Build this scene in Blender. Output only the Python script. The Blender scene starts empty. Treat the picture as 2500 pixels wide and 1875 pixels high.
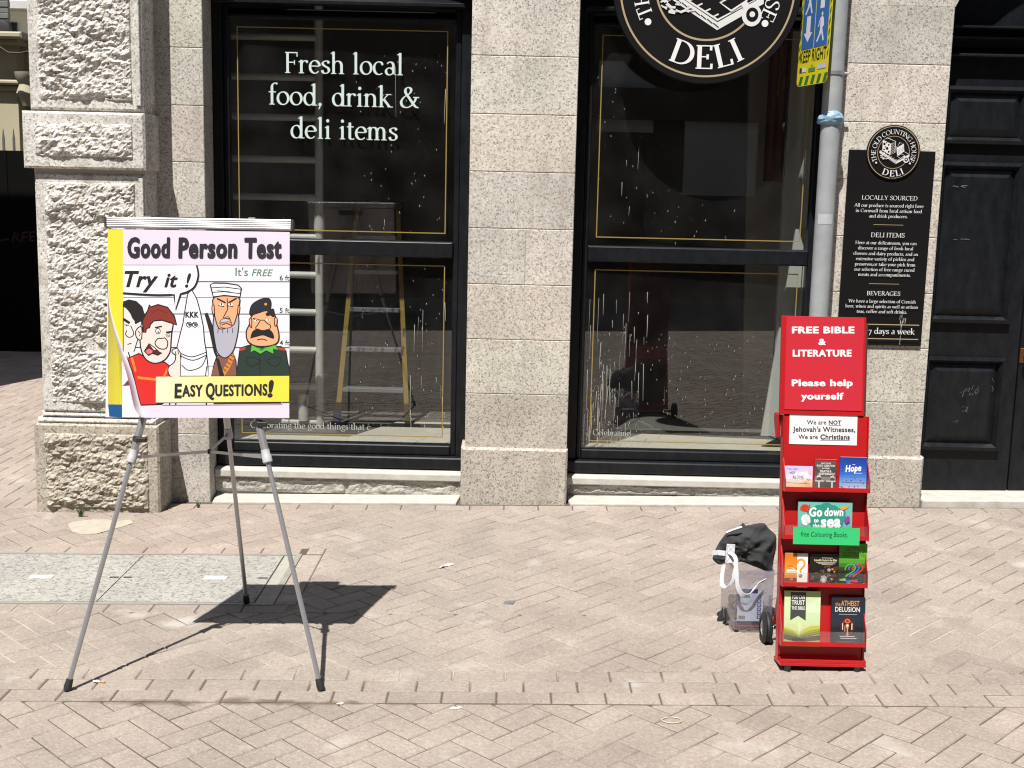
import bpy, bmesh, math, random
from mathutils import Vector, Matrix, noise
random.seed(7)
sc = bpy.context.scene
col = sc.collection

# ------------------------------------------------------------------ camera, sky, sun, exposure
FPX, PITCH, ROLL, CD, CH = 2967.5, .1594, .0231, 6.994, 1.839     # focal length in photo pixels, tilt, roll, distance, height
cp, sp, cr, sr = math.cos(PITCH), math.sin(PITCH), math.cos(ROLL), math.sin(ROLL)
FW = Vector((0, cp, -sp)); R0 = Vector((1, 0, 0)); U0 = R0.cross(FW)
RT = R0*cr + U0*sr; UP = U0*cr - R0*sr
CAM = Vector((0, -CD, CH))
cam_data = bpy.data.cameras.new('camera'); cam = bpy.data.objects.new('camera', cam_data); col.objects.link(cam)
cam_data.sensor_width = 36; cam_data.lens = FPX/2500*36; cam_data.clip_start = .05; cam_data.clip_end = 500
M = Matrix((RT, UP, -FW)).transposed().to_4x4(); M.translation = CAM; cam.matrix_world = M
sc.camera = cam

SUN_EL, SUN_AZ = math.radians(62.5), math.radians(21)     # light travels towards +Y, 21 degrees to the right
w = bpy.data.worlds.new('World'); sc.world = w; w.use_nodes = True
nt = w.node_tree; bg = nt.nodes['Background']; sky = nt.nodes.new('ShaderNodeTexSky')
sky.sky_type = 'NISHITA'; sky.sun_disc = False; sky.sun_elevation = SUN_EL; sky.sun_rotation = math.radians(180+21)
sky.air_density = 1.0; sky.dust_density = 1.0
nt.links.new(sky.outputs[0], bg.inputs[0]); bg.inputs[1].default_value = .05
sd = bpy.data.lights.new('sun', 'SUN'); so = bpy.data.objects.new('sun', sd); col.objects.link(so)
sd.energy = 5.0; sd.angle = math.radians(.5); sd.color = (1, .96, .90)
sdir = Vector((math.sin(SUN_AZ)*math.cos(SUN_EL), math.cos(SUN_AZ)*math.cos(SUN_EL), -math.sin(SUN_EL)))
so.rotation_euler = sdir.to_track_quat('-Z', 'Y').to_euler(); so.location = (-4, -12, 16)
sc.view_settings.view_transform = 'Standard'; sc.view_settings.look = 'None'
sc.view_settings.exposure = .80; sc.view_settings.gamma = 1
sc.cycles.use_denoising = True; sc.cycles.filter_width = 1.15; sc.cycles.max_bounces = 8; sc.cycles.transparent_max_bounces = 24
sc.cycles.caustics_reflective = False; sc.cycles.caustics_refractive = False

# ------------------------------------------------------------------ measuring the photograph
def hit(px, py, n, c):
    d = FW*FPX + RT*(px-1250) + UP*(937.5-py); n = Vector(n)
    return CAM + d*((c - n.dot(CAM))/n.dot(d))
def at(px, py, Y=0.): return hit(px, py, (0, 1, 0), Y)            # a point on the plane y = Y
SL = .018                                                          # the street rises gently to the right
def gz(x): return SL*x
def gnd(px, py, dz=0.): return hit(px, py, (-SL, 0, 1), dz)

# ------------------------------------------------------------------ materials
def lin(h):
    h = h.lstrip('#'); v = [int(h[i:i+2], 16)/255 for i in (0, 2, 4)]
    return tuple(c/12.92 if c <= .04045 else ((c+.055)/1.055)**2.4 for c in v)
MATS = {}
def nodes(name):
    m = bpy.data.materials.new(name); m.use_nodes = True
    return m, m.node_tree, m.node_tree.nodes['Principled BSDF']
def plain(name, c, rough=.5, metal=0., spec=.5, var=.12, vs=30., bump=0., bs=200.):
    """one colour with slight procedural unevenness"""
    if name in MATS: return MATS[name]
    m, t, b = nodes(name)
    c = tuple(x*.82 for x in (lin(c) if isinstance(c, str) else c))
    tc = t.nodes.new('ShaderNodeTexCoord'); nz = t.nodes.new('ShaderNodeTexNoise'); nz.inputs['Scale'].default_value = vs; nz.inputs['Detail'].default_value = 5
    t.links.new(tc.outputs['Object'], nz.inputs['Vector'])
    mx = t.nodes.new('ShaderNodeMix'); mx.data_type = 'RGBA'
    mx.inputs[6].default_value = (*[x*(1-var) for x in c], 1); mx.inputs[7].default_value = (*[min(1, x*(1+var)) for x in c], 1)
    t.links.new(nz.outputs[0], mx.inputs[0]); t.links.new(mx.outputs[2], b.inputs['Base Color'])
    b.inputs['Roughness'].default_value = rough; b.inputs['Metallic'].default_value = metal; b.inputs['Specular IOR Level'].default_value = spec
    if bump:
        n2 = t.nodes.new('ShaderNodeTexNoise'); n2.inputs['Scale'].default_value = bs; n2.inputs['Detail'].default_value = 6
        bp = t.nodes.new('ShaderNodeBump'); bp.inputs['Strength'].default_value = bump; bp.inputs['Distance'].default_value = .004
        t.links.new(tc.outputs['Object'], n2.inputs['Vector']); t.links.new(n2.outputs[0], bp.inputs['Height']); t.links.new(bp.outputs[0], b.inputs['Normal'])
    MATS[name] = m; return m
def ink(h, rough=.45):                                             # printing ink or plain coloured stock
    return plain('ink_'+h+('_g' if rough < .3 else ''), tuple(c*.80 for c in lin(h)), rough, var=.03, vs=8)
def speckle(name, stops, scale, rough=.8, bump=.5, big=.18, attr=True, dist=.003, dirt=None, damp=None):
    """granite, brick and aggregate: fine grains of several colours, cloudy staining, per-block tone"""
    m, t, b = nodes(name); L = t.links.new; N = t.nodes.new
    tc = N('ShaderNodeTexCoord')
    n1 = N('ShaderNodeTexNoise'); n1.inputs['Scale'].default_value = scale; n1.inputs['Detail'].default_value = 4; n1.inputs['Roughness'].default_value = .7
    L(tc.outputs['Object'], n1.inputs['Vector'])
    v = N('ShaderNodeTexVoronoi'); v.inputs['Scale'].default_value = scale*.8; L(tc.outputs['Object'], v.inputs['Vector'])
    sep = N('ShaderNodeSeparateColor'); L(v.outputs['Color'], sep.inputs[0])
    mixf = N('ShaderNodeMath'); mixf.operation = 'MULTIPLY_ADD'; L(sep.outputs[0], mixf.inputs[0]); mixf.inputs[1].default_value = .45
    sub = N('ShaderNodeMath'); sub.operation = 'MULTIPLY_ADD'; L(n1.outputs[0], sub.inputs[0]); sub.inputs[1].default_value = 1.1; sub.inputs[2].default_value = -.27
    L(sub.outputs[0], mixf.inputs[2])
    cr_ = N('ShaderNodeValToRGB'); e = cr_.color_ramp.elements
    while len(e) < len(stops): e.new(.5)
    for el, (p, c) in zip(e, stops): el.position = p; el.color = (*[x*.79 for x in c], 1)
    L(mixf.outputs[0], cr_.inputs[0])
    n2 = N('ShaderNodeTexNoise'); n2.inputs['Scale'].default_value = 2.6; n2.inputs['Detail'].default_value = 6; L(tc.outputs['Object'], n2.inputs['Vector'])
    mr = N('ShaderNodeMapRange'); mr.inputs[1].default_value = .3; mr.inputs[2].default_value = .7; mr.inputs[3].default_value = 1-big; mr.inputs[4].default_value = 1+big; L(n2.outputs[0], mr.inputs[0])
    out = cr_.outputs[0]
    mul = N('ShaderNodeVectorMath'); mul.operation = 'SCALE'; L(out, mul.inputs[0]); L(mr.outputs[0], mul.inputs['Scale']); out = mul.outputs[0]
    if attr:
        a = N('ShaderNodeAttribute'); a.attribute_name = 'tone'; m2 = N('ShaderNodeVectorMath'); m2.operation = 'MULTIPLY'
        L(out, m2.inputs[0]); L(a.outputs['Color'], m2.inputs[1]); out = m2.outputs[0]
    if dirt:
        n3 = N('ShaderNodeTexNoise'); n3.inputs['Scale'].default_value = dirt[1]; n3.inputs['Detail'].default_value = 8
        mp = N('ShaderNodeMapping'); mp.inputs['Scale'].default_value = dirt[4] if len(dirt) > 4 else (1, 1, 1); L(tc.outputs['Object'], mp.inputs[0]); L(mp.outputs[0], n3.inputs['Vector'])
        r3 = N('ShaderNodeMapRange'); r3.inputs[1].default_value = dirt[2]; r3.inputs[2].default_value = dirt[3]; L(n3.outputs[0], r3.inputs[0])
        m3 = N('ShaderNodeMix'); m3.data_type = 'RGBA'; L(r3.outputs[0], m3.inputs[0]); L(out, m3.inputs[6]); m3.inputs[7].default_value = (*dirt[0], 1); out = m3.outputs[2]
    if damp:                                                       # a ragged damp streak where water stands along one course
        sx = N('ShaderNodeSeparateXYZ'); L(tc.outputs['Object'], sx.inputs[0])
        def mth(op, a, b_):
            q = N('ShaderNodeMath'); q.operation = op
            for i, v in enumerate((a, b_)):
                if isinstance(v, (int, float)): q.inputs[i].default_value = v
                else: L(v, q.inputs[i])
            return q.outputs[0]
        n4 = N('ShaderNodeTexNoise'); n4.inputs['Scale'].default_value = 7; n4.inputs['Detail'].default_value = 6; L(tc.outputs['Object'], n4.inputs['Vector'])
        dy = mth('MULTIPLY', mth('ABSOLUTE', mth('SUBTRACT', sx.outputs[1], damp[0]), 0.), 13.); dx = mth('POWER', mth('ABSOLUTE', mth('MULTIPLY', mth('SUBTRACT', sx.outputs[0], damp[1]), 1/damp[2]), 0.), 4.)
        v4 = mth('ADD', mth('ADD', dy, dx), mth('MULTIPLY', n4.outputs[0], 2.4))
        r4 = N('ShaderNodeMapRange'); r4.inputs[1].default_value = 1.30; r4.inputs[2].default_value = 1.62; r4.inputs[3].default_value = .85; r4.inputs[4].default_value = 0; L(v4, r4.inputs[0])
        m4 = N('ShaderNodeMix'); m4.data_type = 'RGBA'; L(r4.outputs[0], m4.inputs[0]); L(out, m4.inputs[6]); m4.inputs[7].default_value = (.10, .080, .062, 1); out = m4.outputs[2]
    L(out, b.inputs['Base Color']); b.inputs['Roughness'].default_value = rough; b.inputs['Specular IOR Level'].default_value = .3
    bp = N('ShaderNodeBump'); bp.inputs['Strength'].default_value = bump; bp.inputs['Distance'].default_value = dist
    L(n1.outputs[0], bp.inputs['Height']); L(bp.outputs[0], b.inputs['Normal'])
    MATS[name] = m; return m
GRANITE = speckle('granite', [(.14, (.085, .08, .072)), (.29, (.31, .285, .255)), (.39, (.53, .49, .44)), (.55, (.60, .56, .502)), (.82, (.74, .71, .65))], 150, bump=.3, big=.15, dirt=((.30, .265, .225), 5, .54, .88, (1.6, 1, .28)))
ROUGH = speckle('rough_granite', [(.12, (.12, .11, .10)), (.27, (.34, .32, .29)), (.42, (.60, .575, .53)), (.82, (.80, .785, .74))], 120, bump=.9, big=.12, dirt=((.27, .235, .19), 7, .54, .80))
BRICK = speckle('brick_paver', [(.05, (.175, .148, .125)), (.26, (.285, .250, .216)), (.6, (.325, .290, .253)), (.95, (.42, .385, .34))], 140, rough=.9, bump=.5, big=.12, dirt=((.37, .35, .32), 3.3, .62, .76), damp=(-2.842, -.95, .8))
AGG = speckle('exposed_aggregate', [(.13, (.10, .099, .095)), (.29, (.235, .230, .217)), (.42, (.345, .333, .303)), (.8, (.43, .415, .378))], 92, bump=.6, big=.1, attr=False)
SILLST = speckle('weathered_sill_stone', [(.1, (.24, .225, .20)), (.35, (.41, .39, .35)), (.8, (.52, .50, .455))], 110, bump=.9, big=.3, attr=False, dist=.006, dirt=((.22, .19, .16), 14, .58, .72))
CREAM = plain('cream_masonry_paint', (.50, .48, .435), .75, var=.32, vs=14, bump=.4, bs=60)
def joint_sand():
    m, t, b = nodes('joint_sand'); L = t.links.new; N = t.nodes.new
    tc = N('ShaderNodeTexCoord'); n = N('ShaderNodeTexNoise'); n.inputs['Scale'].default_value = 1.3; n.inputs['Detail'].default_value = 7; L(tc.outputs['Object'], n.inputs['Vector'])
    r = N('ShaderNodeValToRGB'); e = r.color_ramp.elements; e[0].position = .46; e[0].color = (.075, .06, .047, 1); e[1].position = .64; e[1].color = (.38, .33, .275, 1)
    sy = N('ShaderNodeSeparateXYZ'); L(tc.outputs['Object'], sy.inputs[0])     # pale sand swept across the middle of the street, dark silt by the wall
    my = N('ShaderNodeMapRange'); my.inputs[1].default_value = -2.1; my.inputs[2].default_value = -1.5; my.inputs[3].default_value = .07; my.inputs[4].default_value = -.16; L(sy.outputs[1], my.inputs[0])
    mz = N('ShaderNodeMapRange'); mz.inputs[1].default_value = -2.9; mz.inputs[2].default_value = -2.6; mz.inputs[3].default_value = -.12; mz.inputs[4].default_value = 0; L(sy.outputs[1], mz.inputs[0])
    a1 = N('ShaderNodeMath'); a1.operation = 'ADD'; L(n.outputs[0], a1.inputs[0]); L(my.outputs[0], a1.inputs[1])
    a2 = N('ShaderNodeMath'); a2.operation = 'ADD'; L(a1.outputs[0], a2.inputs[0]); L(mz.outputs[0], a2.inputs[1]); L(a2.outputs[0], r.inputs[0])
    # damp dirt along the three straight courses
    sx = N('ShaderNodeSeparateXYZ'); L(tc.outputs['Object'], sx.inputs[0])
    d = N('ShaderNodeMath'); d.operation = 'ADD'; L(sx.outputs[1], d.inputs[0]); d.inputs[1].default_value = 2.83
    ab = N('ShaderNodeMath'); ab.operation = 'ABSOLUTE'; L(d.outputs[0], ab.inputs[0])
    nn = N('ShaderNodeTexNoise'); nn.inputs['Scale'].default_value = 4.; L(tc.outputs['Object'], nn.inputs['Vector'])
    ad = N('ShaderNodeMath'); ad.operation = 'MULTIPLY_ADD'; L(nn.outputs[0], ad.inputs[0]); ad.inputs[1].default_value = .5; L(ab.outputs[0], ad.inputs[2])
    mr = N('ShaderNodeMapRange'); mr.inputs[1].default_value = .42; mr.inputs[2].default_value = .56; mr.inputs[3].default_value = 1; mr.inputs[4].default_value = 0; L(ad.outputs[0], mr.inputs[0])
    mx = N('ShaderNodeMix'); mx.data_type = 'RGBA'; L(mr.outputs[0], mx.inputs[0]); L(r.outputs[0], mx.inputs[6]); mx.inputs[7].default_value = (.085, .063, .045, 1)
    L(mx.outputs[2], b.inputs['Base Color']); b.inputs['Roughness'].default_value = .95; return m
JOINT = joint_sand()
def painted_black():
    m, t, b = nodes('black_gloss_paint'); L = t.links.new; N = t.nodes.new
    tc = N('ShaderNodeTexCoord'); n = N('ShaderNodeTexNoise'); n.inputs['Scale'].default_value = 7; n.inputs['Detail'].default_value = 9; n.inputs['Roughness'].default_value = .72
    mp = N('ShaderNodeMapping'); mp.inputs['Scale'].default_value = (3, 1, 1.2); L(tc.outputs['Object'], mp.inputs[0]); L(mp.outputs[0], n.inputs['Vector'])
    r = N('ShaderNodeValToRGB'); e = r.color_ramp.elements; e[0].position = .35; e[0].color = (.0055, .0064, .0080, 1); e[1].position = .74; e[1].color = (.0135, .015, .018, 1)
    x = e.new(.83); x.color = (.09, .09, .09, 1)
    L(n.outputs[0], r.inputs[0]); L(r.outputs[0], b.inputs['Base Color'])
    b.inputs['Roughness'].default_value = .34; b.inputs['Specular IOR Level'].default_value = .22
    bp = N('ShaderNodeBump'); bp.inputs['Strength'].default_value = .15; bp.inputs['Distance'].default_value = .003; L(n.outputs[0], bp.inputs['Height']); L(bp.outputs[0], b.inputs['Normal'])
    return m
BLACK = painted_black()
def glass(name, tint=(1, 1, 1), boost=1.7, dust=.03, dustc=(.5, .5, .48)):
    m = bpy.data.materials.new(name); m.use_nodes = True; t = m.node_tree; t.nodes.clear(); N = t.nodes.new; L = t.links.new
    o = N('ShaderNodeOutputMaterial'); tr = N('ShaderNodeBsdfTransparent'); tr.inputs[0].default_value = (*tint, 1)
    gl = N('ShaderNodeBsdfGlossy'); gl.inputs['Roughness'].default_value = 0.0
    ge = N('ShaderNodeNewGeometry'); dt = N('ShaderNodeVectorMath'); dt.operation = 'DOT_PRODUCT'; L(ge.outputs['Incoming'], dt.inputs[0]); L(ge.outputs['Normal'], dt.inputs[1])
    def mth(op, a, b_=None):
        q = N('ShaderNodeMath'); q.operation = op
        for i, v in enumerate((a, b_)):
            if v is None: continue
            if isinstance(v, (int, float)): q.inputs[i].default_value = v
            else: L(v, q.inputs[i])
        return q.outputs[0]
    sch = mth('POWER', mth('SUBTRACT', 1., mth('ABSOLUTE', dt.outputs['Value'])), 5.)          # reflection of both faces, rising towards grazing
    mu = N('ShaderNodeMath'); mu.operation = 'MULTIPLY'; mu.use_clamp = True; mu.inputs[1].default_value = boost; L(mth('ADD', mth('MULTIPLY', sch, .96), .04), mu.inputs[0])
    mx = N('ShaderNodeMixShader'); L(mu.outputs[0], mx.inputs[0]); L(tr.outputs[0], mx.inputs[1]); L(gl.outputs[0], mx.inputs[2])
    df = N('ShaderNodeBsdfDiffuse'); df.inputs[0].default_value = (*dustc, 1)
    tc = N('ShaderNodeTexCoord'); n = N('ShaderNodeTexNoise'); n.inputs['Scale'].default_value = 5; n.inputs['Detail'].default_value = 8; L(tc.outputs['Object'], n.inputs['Vector'])
    mr = N('ShaderNodeMapRange'); mr.inputs[1].default_value = .35; mr.inputs[2].default_value = .8; mr.inputs[3].default_value = dust*.3; mr.inputs[4].default_value = dust*2.2; L(n.outputs[0], mr.inputs[0])
    m2 = N('ShaderNodeMixShader'); L(mr.outputs[0], m2.inputs[0]); L(mx.outputs[0], m2.inputs[1]); L(df.outputs[0], m2.inputs[2]); L(m2.outputs[0], o.inputs[0])
    MATS[name] = m; return m
GLASS = glass('window_glass', (.80, .82, .81), 3.1, .009)
ACRYL = glass('clear_acrylic', (.95, .95, .96), 1.3, .02, (.8, .8, .82))
PLASTIC = glass('cloudy_clear_plastic', (.93, .935, .965), 1.5, .05, (.66, .66, .74))
ALU = plain('brushed_aluminium', (.52, .52, .54), .38, .75, var=.08, vs=60)
GALV = plain('galvanised_steel', (.37, .395, .41), .5, .15, var=.22, vs=14, bump=.15, bs=60)
RED = plain('red_powder_coat', (.43, .011, .013), .32, var=.06, vs=6)
REDP = plain('red_printed_board', (.52, .026, .042), .3, var=.03, vs=5)
RUBBER = plain('black_rubber', (.018, .018, .019), .6, var=.2)
BAGM = plain('charcoal_canvas', (.028, .030, .032), .85, var=.35, vs=25, bump=.5, bs=300)
WEBM = plain('white_webbing', (.74, .74, .80), .8, var=.08, vs=120, bump=.4, bs=500)
GOLD = plain('gold_paint', (.36, .26, .08), .45, .2, var=.15)
MINT = plain('pale_mint_vinyl', (.60, .72, .67), .5, var=.04)
WHITEV = plain('white_vinyl', (.80, .80, .80), .5, var=.03)
SPLASH = plain('dried_paint_splash', (.38, .38, .35), .7, var=.1)
LEAF = plain('weed_green', (.06, .13, .025), .6, var=.4, vs=90)
BLKSIGN = plain('black_sign_board', (.0085, .008, .0085), .5, spec=.12, var=.1, vs=4)
TAN = plain('tan_print', (.42, .325, .20), .5, var=.04)

# ------------------------------------------------------------------ mesh helpers
class MB:
    def __init__(s): s.v, s.f, s.m, s.t = [], [], [], []; s.tone = (1, 1, 1)
    def add(s, vs, fs, mi=0):
        b = len(s.v); s.v += [tuple(x) for x in vs]; s.t += [s.tone]*len(vs)
        for f in fs: s.f.append([b+i for i in f]); s.m.append(mi)
    def hexa(s, p, mi=0):                                          # 8 points: bottom ring then top ring
        s.add(p, [(3, 2, 1, 0), (4, 5, 6, 7), (0, 1, 5, 4), (1, 2, 6, 5), (2, 3, 7, 6), (3, 0, 4, 7)], mi)
    def box(s, x0, x1, y0, y1, z0, z1, mi=0):
        s.hexa([(x0, y0, z0), (x1, y0, z0), (x1, y1, z0), (x0, y1, z0), (x0, y0, z1), (x1, y0, z1), (x1, y1, z1), (x0, y1, z1)], mi)
    def block(s, x0, x1, y0, y1, z0, z1, c=.003, mi=0):            # box with chamfered front face (towards -Y)
        A = [(x0+c, y0, z0+c), (x1-c, y0, z0+c), (x1-c, y0, z1-c), (x0+c, y0, z1-c)]
        B = [(x0, y0+c, z0), (x1, y0+c, z0), (x1, y0+c, z1), (x0, y0+c, z1)]
        C = [(x0, y1, z0), (x1, y1, z0), (x1, y1, z1), (x0, y1, z1)]
        fs = [(0, 1, 2, 3)]
        for i in range(4):
            j = (i+1) % 4; fs += [(4+i, 4+j, j, i), (8+i, 8+j, 4+j, 4+i)]
        fs.append((11, 10, 9, 8)); s.add(A+B+C, fs, mi)
    def tube(s, path, r, n=12, mi=0, cap=True):
        path = [Vector(p) for p in path]; rs = r if isinstance(r, (list, tuple)) else [r]*len(path); rings = []
        d0 = (path[1]-path[0]).normalized(); ref = Vector((0, 0, 1)) if abs(d0.z) < .9 else Vector((0, 1, 0))
        u = d0.cross(ref).normalized()
        for i, p in enumerate(path):
            d = (path[min(i+1, len(path)-1)]-path[max(i-1, 0)]).normalized(); u = (u-d*u.dot(d)).normalized(); w_ = d.cross(u)
            rings.append([p+(u*math.cos(k*2*math.pi/n)+w_*math.sin(k*2*math.pi/n))*rs[i] for k in range(n)])
        vs = [q for r_ in rings for q in r_]; fs = []
        for i in range(len(path)-1):
            for k in range(n): fs.append((i*n+k, i*n+(k+1) % n, (i+1)*n+(k+1) % n, (i+1)*n+k))
        if cap: fs += [tuple(range(n-1, -1, -1)), tuple(range((len(path)-1)*n, len(path)*n))]
        s.add(vs, fs, mi)
    def prism(s, pts, off, mi=0):                                  # 3D polygon extruded by off
        pts = [Vector(p) for p in pts]; off = Vector(off); n = len(pts)
        s.add(pts+[p+off for p in pts], [tuple(range(n-1, -1, -1)), tuple(range(n, 2*n))]+[(i, (i+1) % n, n+(i+1) % n, n+i) for i in range(n)], mi)
    def lathe(s, o, ax, prof, n=24, mi=0):                         # prof: (distance along axis, radius)
        o = Vector(o); ax = Vector(ax).normalized(); u = ax.orthogonal().normalized(); w_ = ax.cross(u)
        vs = [o+ax*a+(u*math.cos(k*2*math.pi/n)+w_*math.sin(k*2*math.pi/n))*r for a, r in prof for k in range(n)]
        s.add(vs, [(i*n+k, i*n+(k+1) % n, (i+1)*n+(k+1) % n, (i+1)*n+k) for i in range(len(prof)-1) for k in range(n)], mi)
    def ribbon(s, path, wv, th=.002, mi=0):
        path = [Vector(p) for p in path]
        if not isinstance(wv, list): wv = [Vector(wv)]*len(path)
        for i in range(len(path)-1):
            d = (path[i+1]-path[i]); nrm = d.cross(wv[i]).normalized()*th
            a, b, a2, b2 = path[i]-wv[i]/2, path[i]+wv[i]/2, path[i+1]-wv[i+1]/2, path[i+1]+wv[i+1]/2
            s.hexa([a, b, b2, a2, a+nrm, b+nrm, b2+nrm, a2+nrm], mi)
    def pillow(s, outl, n, depth, rings=7, back=.6, nz=0., ns=20., mi=0):
        outl = [Vector(p) for p in outl]; n = Vector(n); c = sum(outl, Vector())/len(outl); k = len(outl); vs = []
        for sg in (1, -back):
            for i in range(rings):
                f = 1-i/rings if sg > 0 else 1-(i+1)/(rings+1)
                for p in outl:
                    q = c+(p-c)*f; d = depth*math.sqrt(max(0, 1-f*f))*sg
                    q = q+n*d
                    if nz: q = q+n*(noise.noise(q*ns)*nz*.8 - abs(noise.noise(q*ns*1.5+Vector((3, 1, 7))))*nz*1.1 - abs(noise.noise(q*ns*3.4))*nz*.45)*(1 if f < .99 else .3)
                    vs.append(q)
            vs.append(c+n*depth*sg)
        fs = []; st = k*rings+1
        for i in range(rings-1):
            for j in range(k): fs.append((i*k+j, i*k+(j+1) % k, (i+1)*k+(j+1) % k, (i+1)*k+j)); fs.append((st+(i+1)*k+j, st+(i+1)*k+(j+1) % k, st+i*k+(j+1) % k, st+i*k+j))
        for j in range(k):
            fs.append(((rings-1)*k+j, (rings-1)*k+(j+1) % k, k*rings)); fs.append((st+(rings-1)*k+(j+1) % k, st+(rings-1)*k+j, st+k*rings)); fs.append((st+j, st+(j+1) % k, (j+1) % k, j))
        s.add(vs, fs, mi)
    def build(s, name, mats, parent=None, smooth=False, bevel=0, subd=0):
        me = bpy.data.meshes.new(name); me.from_pydata(s.v, [], s.f)
        if not isinstance(mats, (list, tuple)): mats = [mats]
        for m in mats: me.materials.append(m)
        me.polygons.foreach_set('material_index', s.m)
        if any(t != (1, 1, 1) for t in s.t) or mats[0] in (GRANITE, BRICK, ROUGH):
            a = me.color_attributes.new('tone', 'FLOAT_COLOR', 'POINT'); a.data.foreach_set('color', [x for t in s.t for x in (*t, 1)])
        bm = bmesh.new(); bm.from_mesh(me); bmesh.ops.recalc_face_normals(bm, faces=bm.faces)
        if smooth:
            for f in bm.faces: f.smooth = True
            for e in bm.edges:
                if len(e.link_faces) == 2 and e.calc_face_angle(0) > .7: e.smooth = False
        bm.to_mesh(me); bm.free(); me.update()
        o = bpy.data.objects.new(name, me); col.objects.link(o)
        if parent: put(o, parent)
        if bevel:
            b = o.modifiers.new('edges', 'BEVEL'); b.width = bevel; b.segments = 2; b.limit_method = 'ANGLE'
        if subd:
            b = o.modifiers.new('soft', 'SUBSURF'); b.levels = b.render_levels = subd
        return o
def base_of(p):
    v = Vector()
    while p is not None: v += p.location; p = p.parent
    return v
def put(o, parent):
    o.parent = parent; o.matrix_parent_inverse = Matrix.Translation(-base_of(parent)) if parent.type == 'EMPTY' else Matrix.Identity(4)
def tag(o, label, cat, group=None, kind=None):
    o['label'] = label; o['category'] = cat
    if group: o['group'] = group
    if kind: o['kind'] = kind
    return o
def thing(name, loc, label, cat, group=None):
    o = bpy.data.objects.new(name, None); o.empty_display_size = .1; o.location = loc; col.objects.link(o)
    return tag(o, label, cat, group)
def setting(o): o['kind'] = 'structure'; return o
def lab(o, s): o['label'] = s; return o

# ------------------------------------------------------------------ flat printing: polygons, lines and letters laid on a surface
FONT = bpy.data.fonts.load('<builtin>') if '<builtin>' in [f.filepath for f in bpy.data.fonts] else None
TCACHE = {}
def sans(txt, bold=0., shear=0., room=0.):
    """outline of a line of plain lettering, size 1, as 2D vertices and faces (built-in lettering only)"""
    k = (txt, bold, shear, room)
    if k in TCACHE: return TCACHE[k]
    c = bpy.data.curves.new('lettering', 'FONT'); c.body = txt; c.size = 1; c.offset = bold; c.shear = shear; c.resolution_u = 3; c.space_character = 1+room*2.0
    o = bpy.data.objects.new('lettering', c); col.objects.link(o)
    dg = bpy.context.evaluated_depsgraph_get(); me = bpy.data.meshes.new_from_object(o.evaluated_get(dg))
    vs = [(v.co.x, v.co.y) for v in me.vertices]; fs = [tuple(p.vertices) for p in me.polygons]
    bpy.data.objects.remove(o); bpy.data.curves.remove(c); bpy.data.meshes.remove(me)
    TCACHE[k] = (vs, fs); return vs, fs
T_, t_ = .088, .034
def nib(pts, closed=False, thick=T_, thin=t_):
    """a pen stroke whose width follows its direction"""
    n = len(pts); L, R = [], []
    for i in range(n):
        a = pts[(i-1) % n] if closed or i else pts[i]; b = pts[(i+1) % n] if closed or i < n-1 else pts[i]
        dx, dy = b[0]-a[0], b[1]-a[1]; l = math.hypot(dx, dy) or 1; dx /= l; dy /= l
        w_ = max(thin, thick*abs(math.sin(math.atan2(dy, dx)-math.radians(14))))/2
        L.append((pts[i][0]-dy*w_, pts[i][1]+dx*w_)); R.append((pts[i][0]+dy*w_, pts[i][1]-dx*w_))
    q = [[L[i], L[(i+1) % n], R[(i+1) % n], R[i]] for i in range(n if closed else n-1)]
    return q
def spline(p, k=5):
    o = []
    for i in range(len(p)-1):
        a, b, c, d = p[max(i-1, 0)], p[i], p[i+1], p[min(i+2, len(p)-1)]
        for j in range(k):
            t = j/k; o.append(tuple(.5*(2*b[q]+(c[q]-a[q])*t+(2*a[q]-5*b[q]+4*c[q]-d[q])*t*t+(3*b[q]-a[q]-3*c[q]+d[q])*t**3) for q in (0, 1)))
    return o+[p[-1]]
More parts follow.
